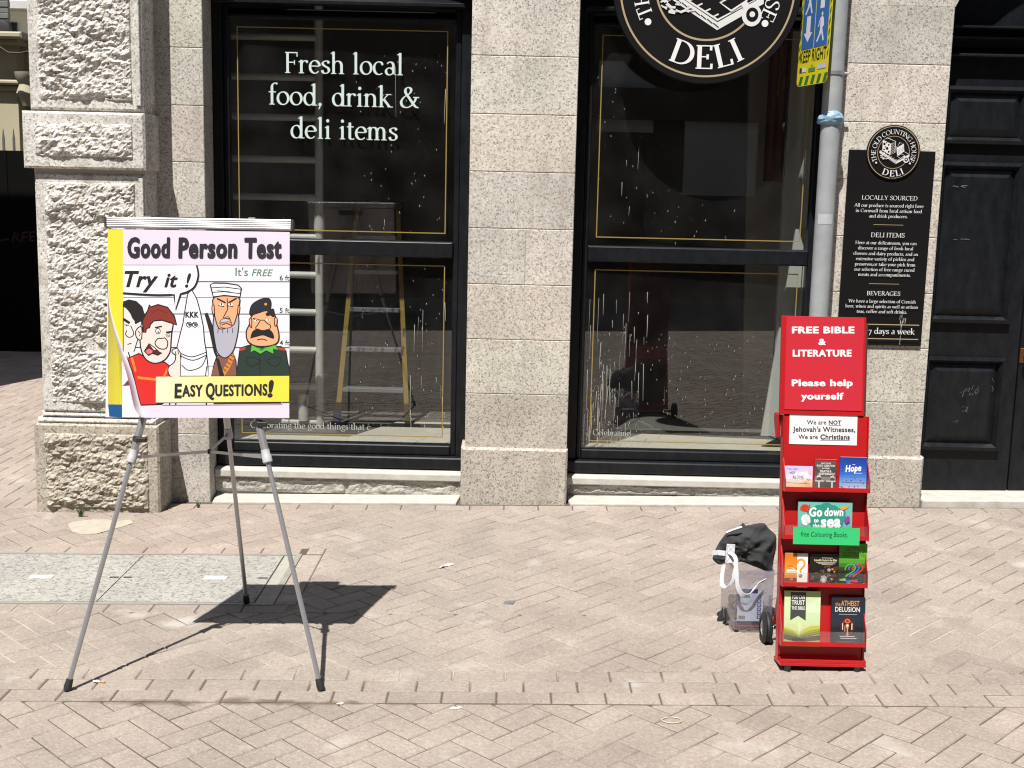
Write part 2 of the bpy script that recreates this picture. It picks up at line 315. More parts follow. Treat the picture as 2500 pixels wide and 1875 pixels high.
GL = {  # roman letters as pen strokes: v stem, b/t slabs, f flag, h hairline, d diagonal, c arc, k arm tip, o dot, q curve
'A': (.66, 'd .05 0 .33 .66 .045|d .33 .66 .6 0 .1|h .16 .48 .23|b .06 0|b .59 0'),
'B': (.56, 'v .13 0 .66|c .27 .50 .16 .145 -90 90|c .28 .172 .20 .16 -90 90|h .05 .28 .645|h .13 .29 .338|h .05 .29 .015'),
'C': (.64, 'c .36 .33 .295 .325 48 312|k .57 .50 .66'), 'D': (.70, 'v .13 0 .66|h .05 .29 .645|h .05 .29 .015|c .28 .33 .335 .315 -90 90'),
'E': (.55, 'v .13 0 .66|h .05 .46 .645|h .13 .36 .34|h .05 .49 .015|k .45 .52 .66|k .48 0 .15|k .36 .27 .41'),
'F': (.50, 'v .13 0 .66|h .05 .46 .645|h .13 .36 .34|b .13 0|k .45 .52 .66|k .36 .27 .41'),
'G': (.69, 'c .36 .33 .295 .325 48 318|v .57 .05 .27|t .57 .29|k .57 .50 .66'),
'H': (.72, 'v .13 0 .66|v .58 0 .66|h .13 .58 .34|b .13 0|b .58 0|t .13 .66|t .58 .66'), 'I': (.27, 'v .135 0 .66|b .135 0|t .135 .66'),
'J': (.30, 'v .15 0 .66|t .15 .66|c .06 0 .09 .1 270 360'),
'L': (.52, 'v .13 0 .66|t .13 .66|h .05 .46 .015|k .46 0 .16'), 'M': (.84, 'd .10 0 .12 .66 .04|d .12 .66 .41 .04 .095|d .41 .04 .70 .66 .04|v .72 0 .66|b .10 0|b .72 0|t .08 .66|t .75 .66'),
'N': (.72, 'd .12 0 .12 .66 .04|d .11 .66 .58 0 .1|d .58 0 .58 .66 .04|b .12 0|t .08 .66|t .58 .66'), 'O': (.72, 'c .36 .33 .30 .325 0 360'),
'P': (.52, 'v .13 0 .66|c .27 .48 .18 .165 -90 90|h .05 .28 .645|h .13 .28 .318|b .13 0'),
'Q': (.72, 'c .36 .33 .30 .325 0 360|d .36 .05 .62 -.12 .09'),
'R': (.60, 'v .13 0 .66|c .27 .49 .17 .155 -90 90|h .05 .28 .645|h .13 .28 .338|d .27 .33 .54 0 .1|b .13 0|b .55 0'),
'S': (.48, 'q .41 .53 .36 .62 .25 .645 .13 .59 .11 .48 .23 .37 .36 .29 .41 .17 .34 .04 .22 .015 .11 .06 .06 .16'),
'T': (.58, 'v .29 0 .66|h .04 .54 .645|k .06 .50 .66|k .52 .50 .66|b .29 0'), 'U': (.70, 'v .14 .18 .66|d .56 .2 .56 .66 .04|c .35 .21 .21 .195 180 360|t .14 .66|t .56 .66'),
'V': (.64, 'd .07 .66 .33 0 .1|d .33 0 .58 .66 .04|t .07 .66|t .58 .66'), 'W': (.92, 'd .06 .66 .26 0 .1|d .26 0 .45 .66 .04|d .45 .66 .66 0 .1|d .66 0 .86 .66 .04|t .06 .66|t .45 .66|t .86 .66'),
'Y': (.60, 'd .06 .66 .3 .3 .1|d .3 .3 .54 .66 .04|v .3 0 .32|b .3 0|t .06 .66|t .54 .66'),
'a': (.42, 'v .31 .03 .31|c .18 .115 .12 .11 40 320|c .20 .30 .11 .11 0 150|d .31 .05 .41 0 .05'), 'b': (.49, 'v .10 0 .70|f .10 .70|c .26 .21 .16 .20 0 360'),
'c': (.40, 'c .22 .21 .17 .20 50 310|o .33 .34 .04'), 'd': (.49, 'c .22 .21 .16 .20 0 360|v .38 0 .70|f .38 .70|b .40 0'),
'e': (.42, 'c .22 .21 .165 .20 8 318|h .07 .37 .235'), 'f': (.29, 'v .14 0 .56|c .25 .555 .11 .13 50 180|h .03 .27 .405|b .14 0'),
'g': (.42, 'c .19 .29 .125 .125 0 360|c .20 -.10 .165 .095 0 360|d .10 .19 .12 0 .05|h .27 .41 .40'), 'h': (.49, 'v .10 0 .70|f .10 .70|c .24 .27 .13 .135 0 165|v .37 0 .28|b .10 0|b .37 0'),
'i': (.25, 'v .12 0 .42|f .12 .42|b .12 0|o .12 .58 .055'), 'j': (.24, 'v .12 -.1 .42|f .12 .42|o .12 .58 .055'),
'k': (.46, 'v .10 0 .70|f .10 .70|d .12 .19 .33 .41 .045|d .18 .26 .39 0 .1|b .10 0|t .34 .42|b .40 0'), 'l': (.25, 'v .12 0 .70|f .12 .70|b .12 0'),
'm': (.72, 'v .10 0 .42|f .10 .42|c .225 .27 .115 .135 0 165|v .34 0 .28|c .465 .27 .115 .135 0 165|v .58 0 .28|b .10 0|b .34 0|b .58 0'),
'n': (.49, 'v .10 0 .42|f .10 .42|c .24 .27 .13 .135 0 165|v .37 0 .28|b .10 0|b .37 0'), 'o': (.44, 'c .22 .21 .175 .20 0 360'),
'p': (.49, 'v .10 -.22 .42|f .10 .42|b .10 -.22|c .26 .21 .16 .20 0 360'), 'r': (.34, 'v .10 0 .42|f .10 .42|b .10 0|c .24 .27 .13 .13 70 170|o .29 .37 .045'),
's': (.34, 'q .28 .33 .24 .39 .16 .40 .08 .36 .08 .29 .16 .23 .25 .18 .28 .10 .23 .03 .15 .015 .08 .04 .05 .11'), 't': (.28, 'v .12 .07 .54|c .20 .085 .085 .075 180 320|h .02 .25 .405'),
'u': (.49, 'v .10 .12 .42|f .10 .42|c .23 .135 .13 .125 180 360|v .37 0 .42|f .37 .42|b .40 0'), 'v': (.42, 'd .05 .42 .22 0 .1|d .22 0 .38 .42 .04|t .06 .42|t .37 .42'),
'w': (.64, 'd .05 .42 .2 0 .1|d .2 0 .33 .42 .04|d .33 .42 .47 0 .1|d .47 0 .60 .42 .04|t .06 .42|t .32 .42|t .59 .42'), 'x': (.42, 'd .05 .42 .36 0 .1|d .05 0 .35 .42 .04|t .06 .42|t .35 .42|b .06 0|b .36 0'),
'y': (.42, 'd .05 .42 .22 0 .1|d .13 -.2 .38 .42 .04|o .11 -.18 .045|t .06 .42|t .37 .42'), 'z': (.40, 'h .05 .35 .40|d .06 .02 .34 .40 .08|h .05 .36 .02'),
'&': (.70, 'q .64 .01 .52 .06 .32 .32 .20 .49 .22 .61 .31 .645 .39 .58 .34 .46 .15 .33 .06 .19 .10 .06 .22 .01 .37 .05 .49 .18 .56 .33|h .46 .66 .335'),
',': (.22, 'o .09 .04 .055|d .05 -.11 .11 .03 .04'), '.': (.20, 'o .09 .045 .055'), ' ': (.25, ''), '7': (.42, 'd .36 .41 .17 -.18 .075|h .04 .38 .405|h .04 .38 .39'),
}
GC = {}
def glyph(ch):
    if ch in GC: return GC[ch]
    adv, cmd = GL.get(ch, GL['.']); polys = []
    rect = lambda x0, y0, x1, y1: polys.append([(x0, y0), (x1, y0), (x1, y1), (x0, y1)])
    for c in filter(None, cmd.split('|')):
        k, *a = c.split(); a = [float(x) for x in a]
        if k == 'v': rect(a[0]-T_/2, a[1], a[0]+T_/2, a[2])
        elif k == 'b': rect(a[0]-.09, a[1], a[0]+.09, a[1]+.028)
        elif k == 't': rect(a[0]-.09, a[1]-.028, a[0]+.09, a[1])
        elif k == 'f': polys.append([(a[0]-.095, a[1]-.075), (a[0]-.095, a[1]-.045), (a[0]+T_/2, a[1]), (a[0]+T_/2, a[1]-.07)])
        elif k == 'h': rect(a[0], a[2]-t_/2, a[1], a[2]+t_/2)
        elif k == 'k': rect(a[0]-.012, a[1], a[0]+.022, a[2])
        elif k == 'd': polys.append([(a[0]-a[4]/2, a[1]), (a[0]+a[4]/2, a[1]), (a[2]+a[4]/2, a[3]), (a[2]-a[4]/2, a[3])])
        elif k == 'o': polys.append([(a[0]+a[2]*math.cos(i*.628), a[1]+a[2]*math.sin(i*.628)) for i in range(10)])
        elif k == 'c':
            n = max(6, int(abs(a[5]-a[4])/15)); full = abs(a[5]-a[4]) >= 359
            pts = [(a[0]+a[2]*math.cos(math.radians(a[4]+(a[5]-a[4])*i/n)), a[1]+a[3]*math.sin(math.radians(a[4]+(a[5]-a[4])*i/n))) for i in range(n if full else n+1)]
            polys.extend(nib(pts, full))
        elif k == 'q': polys.extend(nib(spline(list(zip(a[::2], a[1::2])))))
    GC[ch] = (adv, polys); return GC[ch]

class Art:
    """flat coloured shapes on a plane: origin o, right ex, up ey; each shape lies a hair above the last"""
    def __init__(s, o, ex, ey, dz=6e-5, z0=4e-4):
        s.o, s.ex = Vector(o), Vector(ex).normalized(); ey = Vector(ey); s.ey = (ey-s.ex*ey.dot(s.ex)).normalized()
        s.n = s.ex.cross(s.ey); s.z, s.dz = z0, dz; s.mb = MB(); s.mats = []
    def mi(s, c):
        m = ink(c) if isinstance(c, str) else c
        if m not in s.mats: s.mats.append(m)
        return s.mats.index(m)
    def w(s, p): return s.o+s.ex*p[0]+s.ey*p[1]+s.n*s.z
    def uv(s, px, py):                                             # photo pixel -> place on this plane
        d = hit(px, py, s.n, s.n.dot(s.o))-s.o; return (d.dot(s.ex), d.dot(s.ey))
    def poly(s, pts, c):
        s.mb.add([s.w(p) for p in pts], [tuple(range(len(pts)))], s.mi(c)); s.z += s.dz
    def polys(s, ps, c):
        for p in ps: s.mb.add([s.w(q) for q in p], [tuple(range(len(p)))], s.mi(c)); s.z += s.dz*.02
        s.z += s.dz
    def rect(s, x0, y0, x1, y1, c): s.poly([(x0, y0), (x1, y0), (x1, y1), (x0, y1)], c)
    def ell(s, cx, cy, rx, ry, c, n=28, a0=0, a1=360):
        s.poly([(cx+rx*math.cos(math.radians(a0+(a1-a0)*i/n)), cy+ry*math.sin(math.radians(a0+(a1-a0)*i/n))) for i in range(n if a1-a0 >= 360 else n+1)], c)
    def ring(s, cx, cy, r0, r1, c, n=64, a0=0, a1=360):
        ps = []
        for i in range(n):
            a, b = math.radians(a0+(a1-a0)*i/n), math.radians(a0+(a1-a0)*(i+1)/n)
            ps.append([(cx+r*math.cos(q), cy+r*math.sin(q)) for r, q in ((r0, a), (r1, a), (r1, b), (r0, b))])
        for p in ps: s.mb.add([s.w(q) for q in p], [(0, 1, 2, 3)], s.mi(c))
        s.z += s.dz
    def line(s, pts, wd, c, closed=False):
        n = len(pts); L, R = [], []
        for i in range(n):
            a = pts[i-1] if (closed or i) else pts[i]; b = pts[(i+1) % n] if (closed or i < n-1) else pts[i]
            dx, dy = b[0]-a[0], b[1]-a[1]; l = math.hypot(dx, dy) or 1
            L.append((pts[i][0]-dy/l*wd/2, pts[i][1]+dx/l*wd/2)); R.append((pts[i][0]+dy/l*wd/2, pts[i][1]-dx/l*wd/2))
        for i in range(n if closed else n-1):
            j = (i+1) % n; s.mb.add([s.w(q) for q in (L[i], R[i], R[j], L[j])], [(0, 1, 2, 3)], s.mi(c))
        s.z += s.dz
    def soft(s, pts, c, wd, oc='#1a1416'):                         # the same, with the outline rounded through its points
        n = len(pts); q = spline([pts[-1]]+list(pts)+[pts[0], pts[1]], 3)[3:3*n+3]; s.poly(q, c); s.line(q, wd, oc, True)
    def out(s, pts, c, wd, oc='#1a1416'): s.poly(pts, c); s.line(pts, wd, oc, True)
    def sans(s, txt, p0, p1, c, bold=0., shear=0., h=None):
        """line of plain lettering fitted between two points of its baseline"""
        cb = min(bold, .012); vs, fs = sans(txt, cb, shear, bold); x0 = min(v[0] for v in vs); x1 = max(v[0] for v in vs)
        dx, dy = p1[0]-p0[0], p1[1]-p0[1]; l = math.hypot(dx, dy); k = l/(x1-x0); ux, uy = dx/l, dy/l
        ky = k if h is None else h/.72
        P = [(p0[0]+ux*(v[0]-x0)*k-uy*v[1]*ky, p0[1]+uy*(v[0]-x0)*k+ux*v[1]*ky) for v in vs]
        ex_ = (bold-cb)*k
        for i in range(9 if ex_ > 0 else 1):
            ox, oy = (ex_*math.cos(i*.785), ex_*.8*math.sin(i*.785)*(ky/k if ky < k else 1)) if i else (0, 0)
            s.mb.add([s.w((q[0]+ox, q[1]+oy)) for q in P], fs, s.mi(c)); s.z += s.dz*.15
        s.z += s.dz
    def serif(s, txt, p0, p1, c, h=None, fat=1.):
        adv = sum(glyph(ch)[0] for ch in txt); dx, dy = p1[0]-p0[0], p1[1]-p0[1]; l = math.hypot(dx, dy); k = l/adv; ux, uy = dx/l, dy/l; x = 0; ps = []
        ky = k if h is None else h/.66
        for ch in txt:
            a, g = glyph(ch)
            for p in g: ps.append([(p0[0]+ux*(q[0]+x)*k-uy*q[1]*ky, p0[1]+uy*(q[0]+x)*k+ux*q[1]*ky) for q in p])
            x += a
        s.polys(ps, c)
    def arc(s, txt, cx, cy, r, a0, a1, hgt, c, inward=False, fat=0.):
        """roman letters round a circle from angle a0 to a1 (degrees); inward: read along the bottom"""
        k = hgt/.66; tot = sum(glyph(ch)[0] for ch in txt); x = 0; ps = []
        for ch in txt:
            a, g = glyph(ch); th = math.radians(a0+(a1-a0)*(x+a/2)/tot); x += a
            er = (math.cos(th), math.sin(th)); et = (math.sin(th), -math.cos(th))
            if inward: er, et = (-er[0], -er[1]), (-et[0], -et[1])
            for sh_ in ((-fat, 0, fat) if fat else (0,)):
                for p in g: ps.append([(cx+r*math.cos(th)+et[0]*(q[0]-a/2+sh_)*k+er[0]*q[1]*k, cy+r*math.sin(th)+et[1]*(q[0]-a/2+sh_)*k+er[1]*q[1]*k) for q in p])
        s.polys(ps, c)
    def flush(s, name, parent=None):                               # what is drawn so far becomes a part of its own
        o = s.mb.build(name, s.mats, parent); s.mb = MB(); s.mats = []; return o
    def build(s, name, parent=None):
        o = s.mb.build(name, s.mats, parent); return o

# ------------------------------------------------------------------ the street
g = MB(); g.add([(-90, -60, gz(-90)-.004), (90, -60, gz(90)-.004), (90, 90, gz(90)-.004), (-90, 90, gz(-90)-.004)], [(0, 1, 2, 3)]); ground = setting(g.build('ground', JOINT))
def clip(poly, x0, x1, y0, y1):
    for ax, lim, sg in ((0, x0, 1), (0, x1, -1), (1, y0, 1), (1, y1, -1)):
        o = []
        for i in range(len(poly)):
            a, b = poly[i-1], poly[i]; da, db = (a[ax]-lim)*sg, (b[ax]-lim)*sg
            if (da >= 0) != (db >= 0): t = da/(da-db); o.append(tuple(a[q]+(b[q]-a[q])*t for q in (0, 1)))
            if db >= 0: o.append(b)
        poly = o
        if not poly: return []
    return poly
pv = MB()
def paver(poly, tone, lift=None):
    n = len(poly); cx = sum(p[0] for p in poly)/n; cy = sum(p[1] for p in poly)/n
    A = abs(sum(poly[i-1][0]*poly[i][1]-poly[i][0]*poly[i-1][1] for i in range(n)))/2
    if A < 4e-4: return
    pv.tone = tone; dz = random.uniform(-.0012, .0012) if lift is None else lift; tx, ty = random.uniform(-.008, .008), random.uniform(-.008, .008)
    def inset(d):                                                  # every edge moved inwards by d
        o = []; sg = 1 if sum(poly[i-1][0]*poly[i][1]-poly[i][0]*poly[i-1][1] for i in range(n)) > 0 else -1
        for i in range(n):
            a, b, c = poly[i-1], poly[i], poly[(i+1) % n]
            l1, l2 = math.hypot(b[0]-a[0], b[1]-a[1]) or 1e-9, math.hypot(c[0]-b[0], c[1]-b[1]) or 1e-9
            n1 = (-(b[1]-a[1])/l1*sg, (b[0]-a[0])/l1*sg); n2 = (-(c[1]-b[1])/l2*sg, (c[0]-b[0])/l2*sg); k = 1+n1[0]*n2[0]+n1[1]*n2[1]
            k = max(k, .5); o.append((b[0]+(n1[0]+n2[0])/k*d, b[1]+(n1[1]+n2[1])/k*d))
        return o
    r = lambda d, z: [(q[0], q[1], gz(q[0])+z+dz+(q[0]-cx)*tx+(q[1]-cy)*ty) for q in inset(d)]
    far = cy < -4.6
    vs = r(.0062, 0)+r(.0024, -.0038)+([] if far else r(.0024, -.02))
    fs = [tuple(range(n))]
    for k in range(1 if far else 2): fs += [(k*n+i, k*n+n+i, k*n+n+(i+1) % n, k*n+(i+1) % n) for i in range(n)]
    pv.add(vs, fs)
def tone_at(x, y):
    f = noise.noise((x*.5, y*.5, 3)); pk = max(0, min(1.3, .55+f*.8+(.35 if (y > -1.05 and x < -1) or (x < -1.9 and y > -1) else 0)))
    nr = max(0, min(1, (y+2.5)/1.4)); pk = min(1.6, pk+.45*nr)  # redder bricks towards the wall, with a little window-thrown light painted in
    b = random.choice((random.uniform(.89, 1.07), random.uniform(.94, 1.03)))*(1+.05*nr); return (b*(1+.045*pk), b*(1-.008*pk), b*(1-.02*pk))
def herring(x0, x1, y0, y1, ox, oy, ang=45):
    L = .1; c, s = math.cos(math.radians(ang)), math.sin(math.radians(ang)); mx, my = (x0+x1)/2, (y0+y1)/2; R = int(math.hypot(x1-x0, y1-y0)/2/L)+4
    for k in range(-R*2, R*2):
        for l in range(-R, R):
            for (bx, by, w_, h_) in ((k+2*l, k-2*l, 2, 1), (2+k+2*l, -1+k-2*l, 1, 2)):
                if abs(bx) > R+2 or abs(by) > R+2: continue
                q = [(bx, by), (bx+w_, by), (bx+w_, by+h_), (bx, by+h_)]
                q = [((x*c-y*s)*L+mx+ox, (x*s+y*c)*L+my+oy) for x, y in q]
                if all(p[0] < x0 for p in q) or all(p[0] > x1 for p in q) or all(p[1] < y0 for p in q) or all(p[1] > y1 for p in q): continue
                q = clip(q, x0, x1, y0, y1)
                if len(q) > 2: paver(q, tone_at(q[0][0], q[0][1]))
def course(x0, x1, y0, y1, ph, along=True, ln=.2, gp=.0):
    if along:
        x = x0-ph
        while x < x1:
            a, b = max(x, x0), min(x+ln, x1)
            if b-a > .03: paver([(a+gp, y0+gp), (b-gp, y0+gp), (b-gp, y1-gp), (a+gp, y1-gp)], tone_at(a, y0))
            x += ln
    else:
        y = y0-ph
        while y < y1:
            a, b = max(y, y0), min(y+ln, y1)
            if b-a > .03: paver([(x0, a), (x1, a), (x1, b), (x0, b)], tone_at(x0, a))
            y += ln
for k, ph in enumerate((.13, .03, .10)): course(-4.5, 4.5, -2.833+k*.1, -2.733+k*.1, ph, gp=.0004)
herring(-5, 5, -13, -2.839, .03, .05)
herring(-4.5, 4.5, -2.533, -1.90, .06, .02)
course(-4.5, -.95, -1.90, -1.80, .07); course(-1.0445, -.94, -1.80, -1.03, .05, False); course(-1.0295, -.94, -1.03, -.93, .0); course(-4.5, -1.03, -1.03, -.93, .16)
herring(-.94, 4.5, -1.90, -.93, .02, .04)
herring(-4.5, 4.5, -.93, -.16, .07, .01)
course(-1.99, 4.5, -.16, -.055, .04)
herring(-9, -2.55, -.16, 4.45, .05, .03, 0)
herring(-11, -3.6, 4.45, 7, .05, .03, 0)
herring(-9, -4.5, -3.2, -.16, .05, .03, 45)
paving = setting(pv.build('brick_paving', BRICK))
b = MB(); b.prism([gnd(*p, -.006) for p in ((165, 1283), (180, 1277), (225, 1271), (262, 1272), (290, 1275), (318, 1272), (326, 1280), (296, 1290), (270, 1297), (236, 1306), (200, 1308), (176, 1301))], (0, 0, .0085)); setting(b.build('cement_patch', plain('old_cement_patch', (.43, .385, .315), .9, var=.25, vs=22, bump=.5, bs=120)))

# recessed inspection cover filled with exposed aggregate
IC = thing('inspection_cover', (-1.9, -1.42, gz(-1.9)), 'long recessed pavement cover of grey pebbly aggregate with white lifting plates', 'manhole cover')
def gbox(mb, x0, x1, y0, y1, z0, z1, mi=0): mb.hexa([(x, y, gz(x)+z) for z in (z0, z1) for x, y in ((x0, y0), (x1, y0), (x1, y1), (x0, y1))], mi)
STEELF = plain('dull_steel_edging', (.36, .345, .31), .6, .3, var=.25, vs=20)
m = MB()
gbox(m, -4.2, -1.045, -1.80, -1.775, -.02, .001); gbox(m, -4.2, -1.045, -1.06, -1.035, -.02, .001); gbox(m, -1.075, -1.045, -1.775, -1.06, -.02, .001)
m.build('frame', STEELF, IC)
for i, (a, c) in enumerate(((-4.2, -2.735), (-2.73, -1.845), (-1.84, -1.135))):
    m = MB(); sh = .0
    gbox(m, a, c, -1.768, -1.067, -.02, .0005); pl = m.build('infill_panel', AGG, IC)
    xm = {0: -3.2, 1: -2.22, 2: -1.39}[i]
    m = MB(); gbox(m, xm-.055, xm+.055, -1.45, -1.405, -.01, .0035); m.build('lifting_plate', plain('worn_white_plate', (.74, .73, .68), .6, var=.1), pl)
    m = MB(); gbox(m, c-.05, c-.008, -1.435, -1.422, -.01, .003); m.build('key_slot', plain('dark_slot', (.05, .05, .045), .8), pl)
    m = MB(); gbox(m, a+.012, a+.05, -1.435, -1.422, -.01, .003); m.build('key_slot', MATS['dark_slot'], pl)
m = MB(); gbox(m, -1.128, -1.075, -1.77, -1.065, -.02, -.001); m.build('mortar_joint', plain('grey_cement', (.36, .35, .30), .9, var=.25, vs=25, bump=.4, bs=90), IC)

# ------------------------------------------------------------------ the stone building
BL = thing('stone_building', (0, 0, 0), 'pale granite shop building with black painted windows and double door', 'building')
ZC = [.335+.3193*k for k in range(9)]
def tone(): b = random.uniform(.89, 1.07); return (b*random.uniform(.98, 1.035), b, b*random.uniform(.955, 1.01))
def pilaster(x0, x1, zb, courses, split, back=.5):
    m = MB(); prev = zb
    for k, z in enumerate(courses):
        xs = [x0]+([split[k]] if k in split else [])+[x1]
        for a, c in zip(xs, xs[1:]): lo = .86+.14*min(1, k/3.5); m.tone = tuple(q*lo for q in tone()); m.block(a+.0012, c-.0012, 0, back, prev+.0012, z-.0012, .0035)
        prev = z
    return m
PIL = []
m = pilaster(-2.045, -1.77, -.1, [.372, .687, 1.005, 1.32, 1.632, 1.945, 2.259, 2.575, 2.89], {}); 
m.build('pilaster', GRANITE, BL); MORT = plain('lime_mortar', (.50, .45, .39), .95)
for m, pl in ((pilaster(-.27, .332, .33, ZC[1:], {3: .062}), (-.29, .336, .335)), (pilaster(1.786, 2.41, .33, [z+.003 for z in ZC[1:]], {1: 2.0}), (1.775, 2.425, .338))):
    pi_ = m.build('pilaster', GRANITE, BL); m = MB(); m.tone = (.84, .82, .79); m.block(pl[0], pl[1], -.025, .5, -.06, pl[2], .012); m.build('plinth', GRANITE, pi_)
for a, c in ((-2.04, -1.775), (-.265, .327), (1.79, 2.405)): m = MB(); m.box(a, c, .003, .49, -.05, 2.88); m.build('mortar_bed', MORT, BL)
ZS = 2.75
def head(x0, x1, a, c):
    r = (c-a)/2; cx = (a+c)/2; pts = [(x0, ZS+.14), (a, ZS+.14)]
    for i in range(2, 23):
        th = math.pi*(1-i/24); pts.append((cx+r*math.cos(th), max(ZS+.14, ZS+r*math.sin(th))))
    pts += [(c, ZS+.14), (x1, ZS+.14), (x1, 9.6), (x0, 9.6)]
    mm.prism([(p[0], 0, p[1]) for p in pts], (0, .45, 0))
mm = MB(); mm.tone = (1, 1, 1)
head(-2.045, .03, -1.77, -.27); head(.03, 2.05, .332, 1.786); head(2.05, 4.3, 2.41, 3.91)
mm.box(4.3, 14, 0, .45, -.1, 9.6); mm.box(3.91, 4.3, 0, .45, -.1, ZS+.14)
mm.box(-2.7, 14, -.02, 6, 9.6, 9.9); mm.box(-2.7, -2.05, .25, 6, -.15, 9.6)
mm.build('upper_wall', GRANITE, BL)  # carried up out of view, height raised to block skylight

# corner pier of rock-faced blocks
def rockface(mb, x0, x1, z0, z1, y, margin, amp, seed, step=.011):
    """a flat drafted margin round a split-stone field standing proud of it"""
    mb.block(x0, x1, y, .25, z0, z1, .012)
    a0, a1, b0, b1 = x0+margin, x1-margin, z0+margin, z1-margin*.9
    nx, nz = max(6, int((a1-a0)/step)), max(6, int((b1-b0)/step)); vs = []
    for j in range(nz+1):
        for i in range(nx+1):
            u, v = i/nx, j/nz; x, z = a0+(a1-a0)*u, b0+(b1-b0)*v
            e = min(u*(a1-a0), (1-u)*(a1-a0), v*(b1-b0), (1-v)*(b1-b0)); f = min(1, e/.035)
            p = Vector((x*.85+seed, z*1.45+x*.25, seed*2))
            c1 = noise.voronoi(p*16)[0]; c2 = noise.voronoi(p*38)[0]; h = .80*noise.noise(p*5)+.65*abs(noise.noise(p*11))+.40*(c1[1]-c1[0])+.30*noise.noise(p*27)+.16*(c2[1]-c2[0])+.40*noise.noise(p*66)-.05
            q = Vector((x+seed, z, 9)); jx, jz = noise.noise(q*45)*.008*f, noise.noise(q*45+Vector((7, 3, 1)))*.008*f
            sag = -.012 if e < .001 else 0
            vs.append((x+jx, y+.002-(f**.5)*(amp*.42+amp*h)-sag if e > .001 else y+.012, z+jz))
    mb.add(vs, [(j*(nx+1)+i, j*(nx+1)+i+1, (j+1)*(nx+1)+i+1, (j+1)*(nx+1)+i) for j in range(nz) for i in range(nx)])
def rockside(mb, x, y0, y1, z0, z1, seed):
    ny, nz = max(4, int((y1-y0)/.014)), max(6, int((z1-z0)/.014)); vs = []
    for j in range(nz+1):
        for i in range(ny+1):
            y, z = y0+(y1-y0)*i/ny, z0+(z1-z0)*j/nz; e = min(i, ny-i, j, nz-j); f = min(1, e/2.5)
            p = Vector((seed, y*1.1, z)); h = noise.noise(p*9)+.5*noise.noise(p*25)+.3*noise.noise(p*55)
            vs.append((x-.004 if e == 0 else x+f*(.010+.010*h), y, z))
    mb.add(vs, [(j*(ny+1)+i, j*(ny+1)+i+1, (j+1)*(ny+1)+i+1, (j+1)*(ny+1)+i) for j in range(nz) for i in range(ny)])
PY = -.24
pier = MB(); pier.box(-2.62, -2.06, PY+.03, .25, -.1, 9.6); pier = pier.build('corner_pier', ROUGH, BL)
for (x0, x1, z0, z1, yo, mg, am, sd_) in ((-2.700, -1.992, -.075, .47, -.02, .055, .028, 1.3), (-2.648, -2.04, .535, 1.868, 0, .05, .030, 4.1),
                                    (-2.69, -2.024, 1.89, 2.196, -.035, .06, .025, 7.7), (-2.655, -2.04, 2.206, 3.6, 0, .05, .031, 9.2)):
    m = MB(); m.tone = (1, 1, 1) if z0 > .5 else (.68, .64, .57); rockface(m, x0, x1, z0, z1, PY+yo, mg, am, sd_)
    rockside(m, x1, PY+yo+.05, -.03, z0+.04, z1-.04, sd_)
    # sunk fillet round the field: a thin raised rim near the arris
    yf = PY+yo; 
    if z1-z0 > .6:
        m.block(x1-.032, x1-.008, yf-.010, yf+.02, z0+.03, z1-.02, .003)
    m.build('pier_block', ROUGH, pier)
m = MB(); m.block(-2.68, -2.01, PY-.012, .25, .47, .50, .012); m.block(-2.66, -2.03, PY-.004, .25, .50, .535, .02); m.build('base_moulding', ROUGH, pier)
m = MB(); m.box(-2.65, -2.04, PY+.012, .25, 1.868, 1.89); m.box(-2.655, -2.04, PY+.02, .25, 2.196, 2.206); m.build('bed_joint', MORT, pier)

# shop windows
YF, YS, YG = .20, .222, .25
PT = -.025                                                          # the panes sit a degree out of true
def window(X0, X1, gx0, gx1):
    W = MB()                                                       # outer frame and mouldings
    W.block(X0, gx0-.035, YF, .32, .155, 2.9); W.block(gx1+.035, X1, YF, .32, .155, 2.9)
    W.block(X0, X1, YF-.045, .3195, .156, .2290, .008)             # lower rail, standing forward
    W.prism([(gx0-.06, YF-.07, 2.845), (gx0-.06, YF-.07, 2.865), (gx0-.06, YF+.02, 2.905), (gx0-.06, YF+.02, 2.845)], (gx1-gx0+.12, 0, 0))
    W.box(X0, X1, YF+.03, .30, 2.90, 3.62)  # unseen panel filling the arch head, added to keep sun out of the room
    fr = W.build('window', BLACK, BL, bevel=.003)
    S = MB()
    S.block(gx0-.0345, gx0, YS, .29, .2295, 2.845, .006); S.block(gx1, gx1+.0345, YS, .29, .2295, 2.845, .006)
    S.block(gx0, gx1, YS-.012, .291, .2295, .2915, .006); S.block(gx0, gx1, YS-.022, .291, 1.425, 1.5185, .008)
    S.prism([(gx0, YS-.03, 2.772), (gx0, YS-.03, 2.785), (gx0, YS+.05, 2.835), (gx0, YS+.05, 2.772)], (gx1-gx0, 0, 0))
    S.build('sash', BLACK, fr, bevel=.002)
    for z0, z1 in ((.2925, 1.424), (1.5195, 2.771)):
        p = MB(); dy = PT*(gx1-gx0)/2; p.add([(gx0+.001, YG+.002+dy, z0), (gx1-.001, YG+.002-dy, z0), (gx1-.001, YG+.002-dy, z1), (gx0+.001, YG+.002+dy, z1)], [(0, 1, 2, 3)]); p.build('pane', GLASS, fr)
        G_ = MB(); i = .046; t = .006; y0, y1 = YG-.0185, YG-.0175
        a, b_, c, d = gx0+i, gx1-i, z0+i, z1-i
        G_.box(a, b_, y0, y1, c, c+t); G_.box(a, b_, y0, y1, d-t, d); G_.box(a, a+t, y0, y1, c+t, d-t); G_.box(b_-t, b_, y0, y1, c+t, d-t)
        G_.build('gold_line', GOLD, fr)
    return fr
W1 = window(-1.769, -.271, -1.678, -.367); W2 = window(.333, 1.785, .429, 1.728)
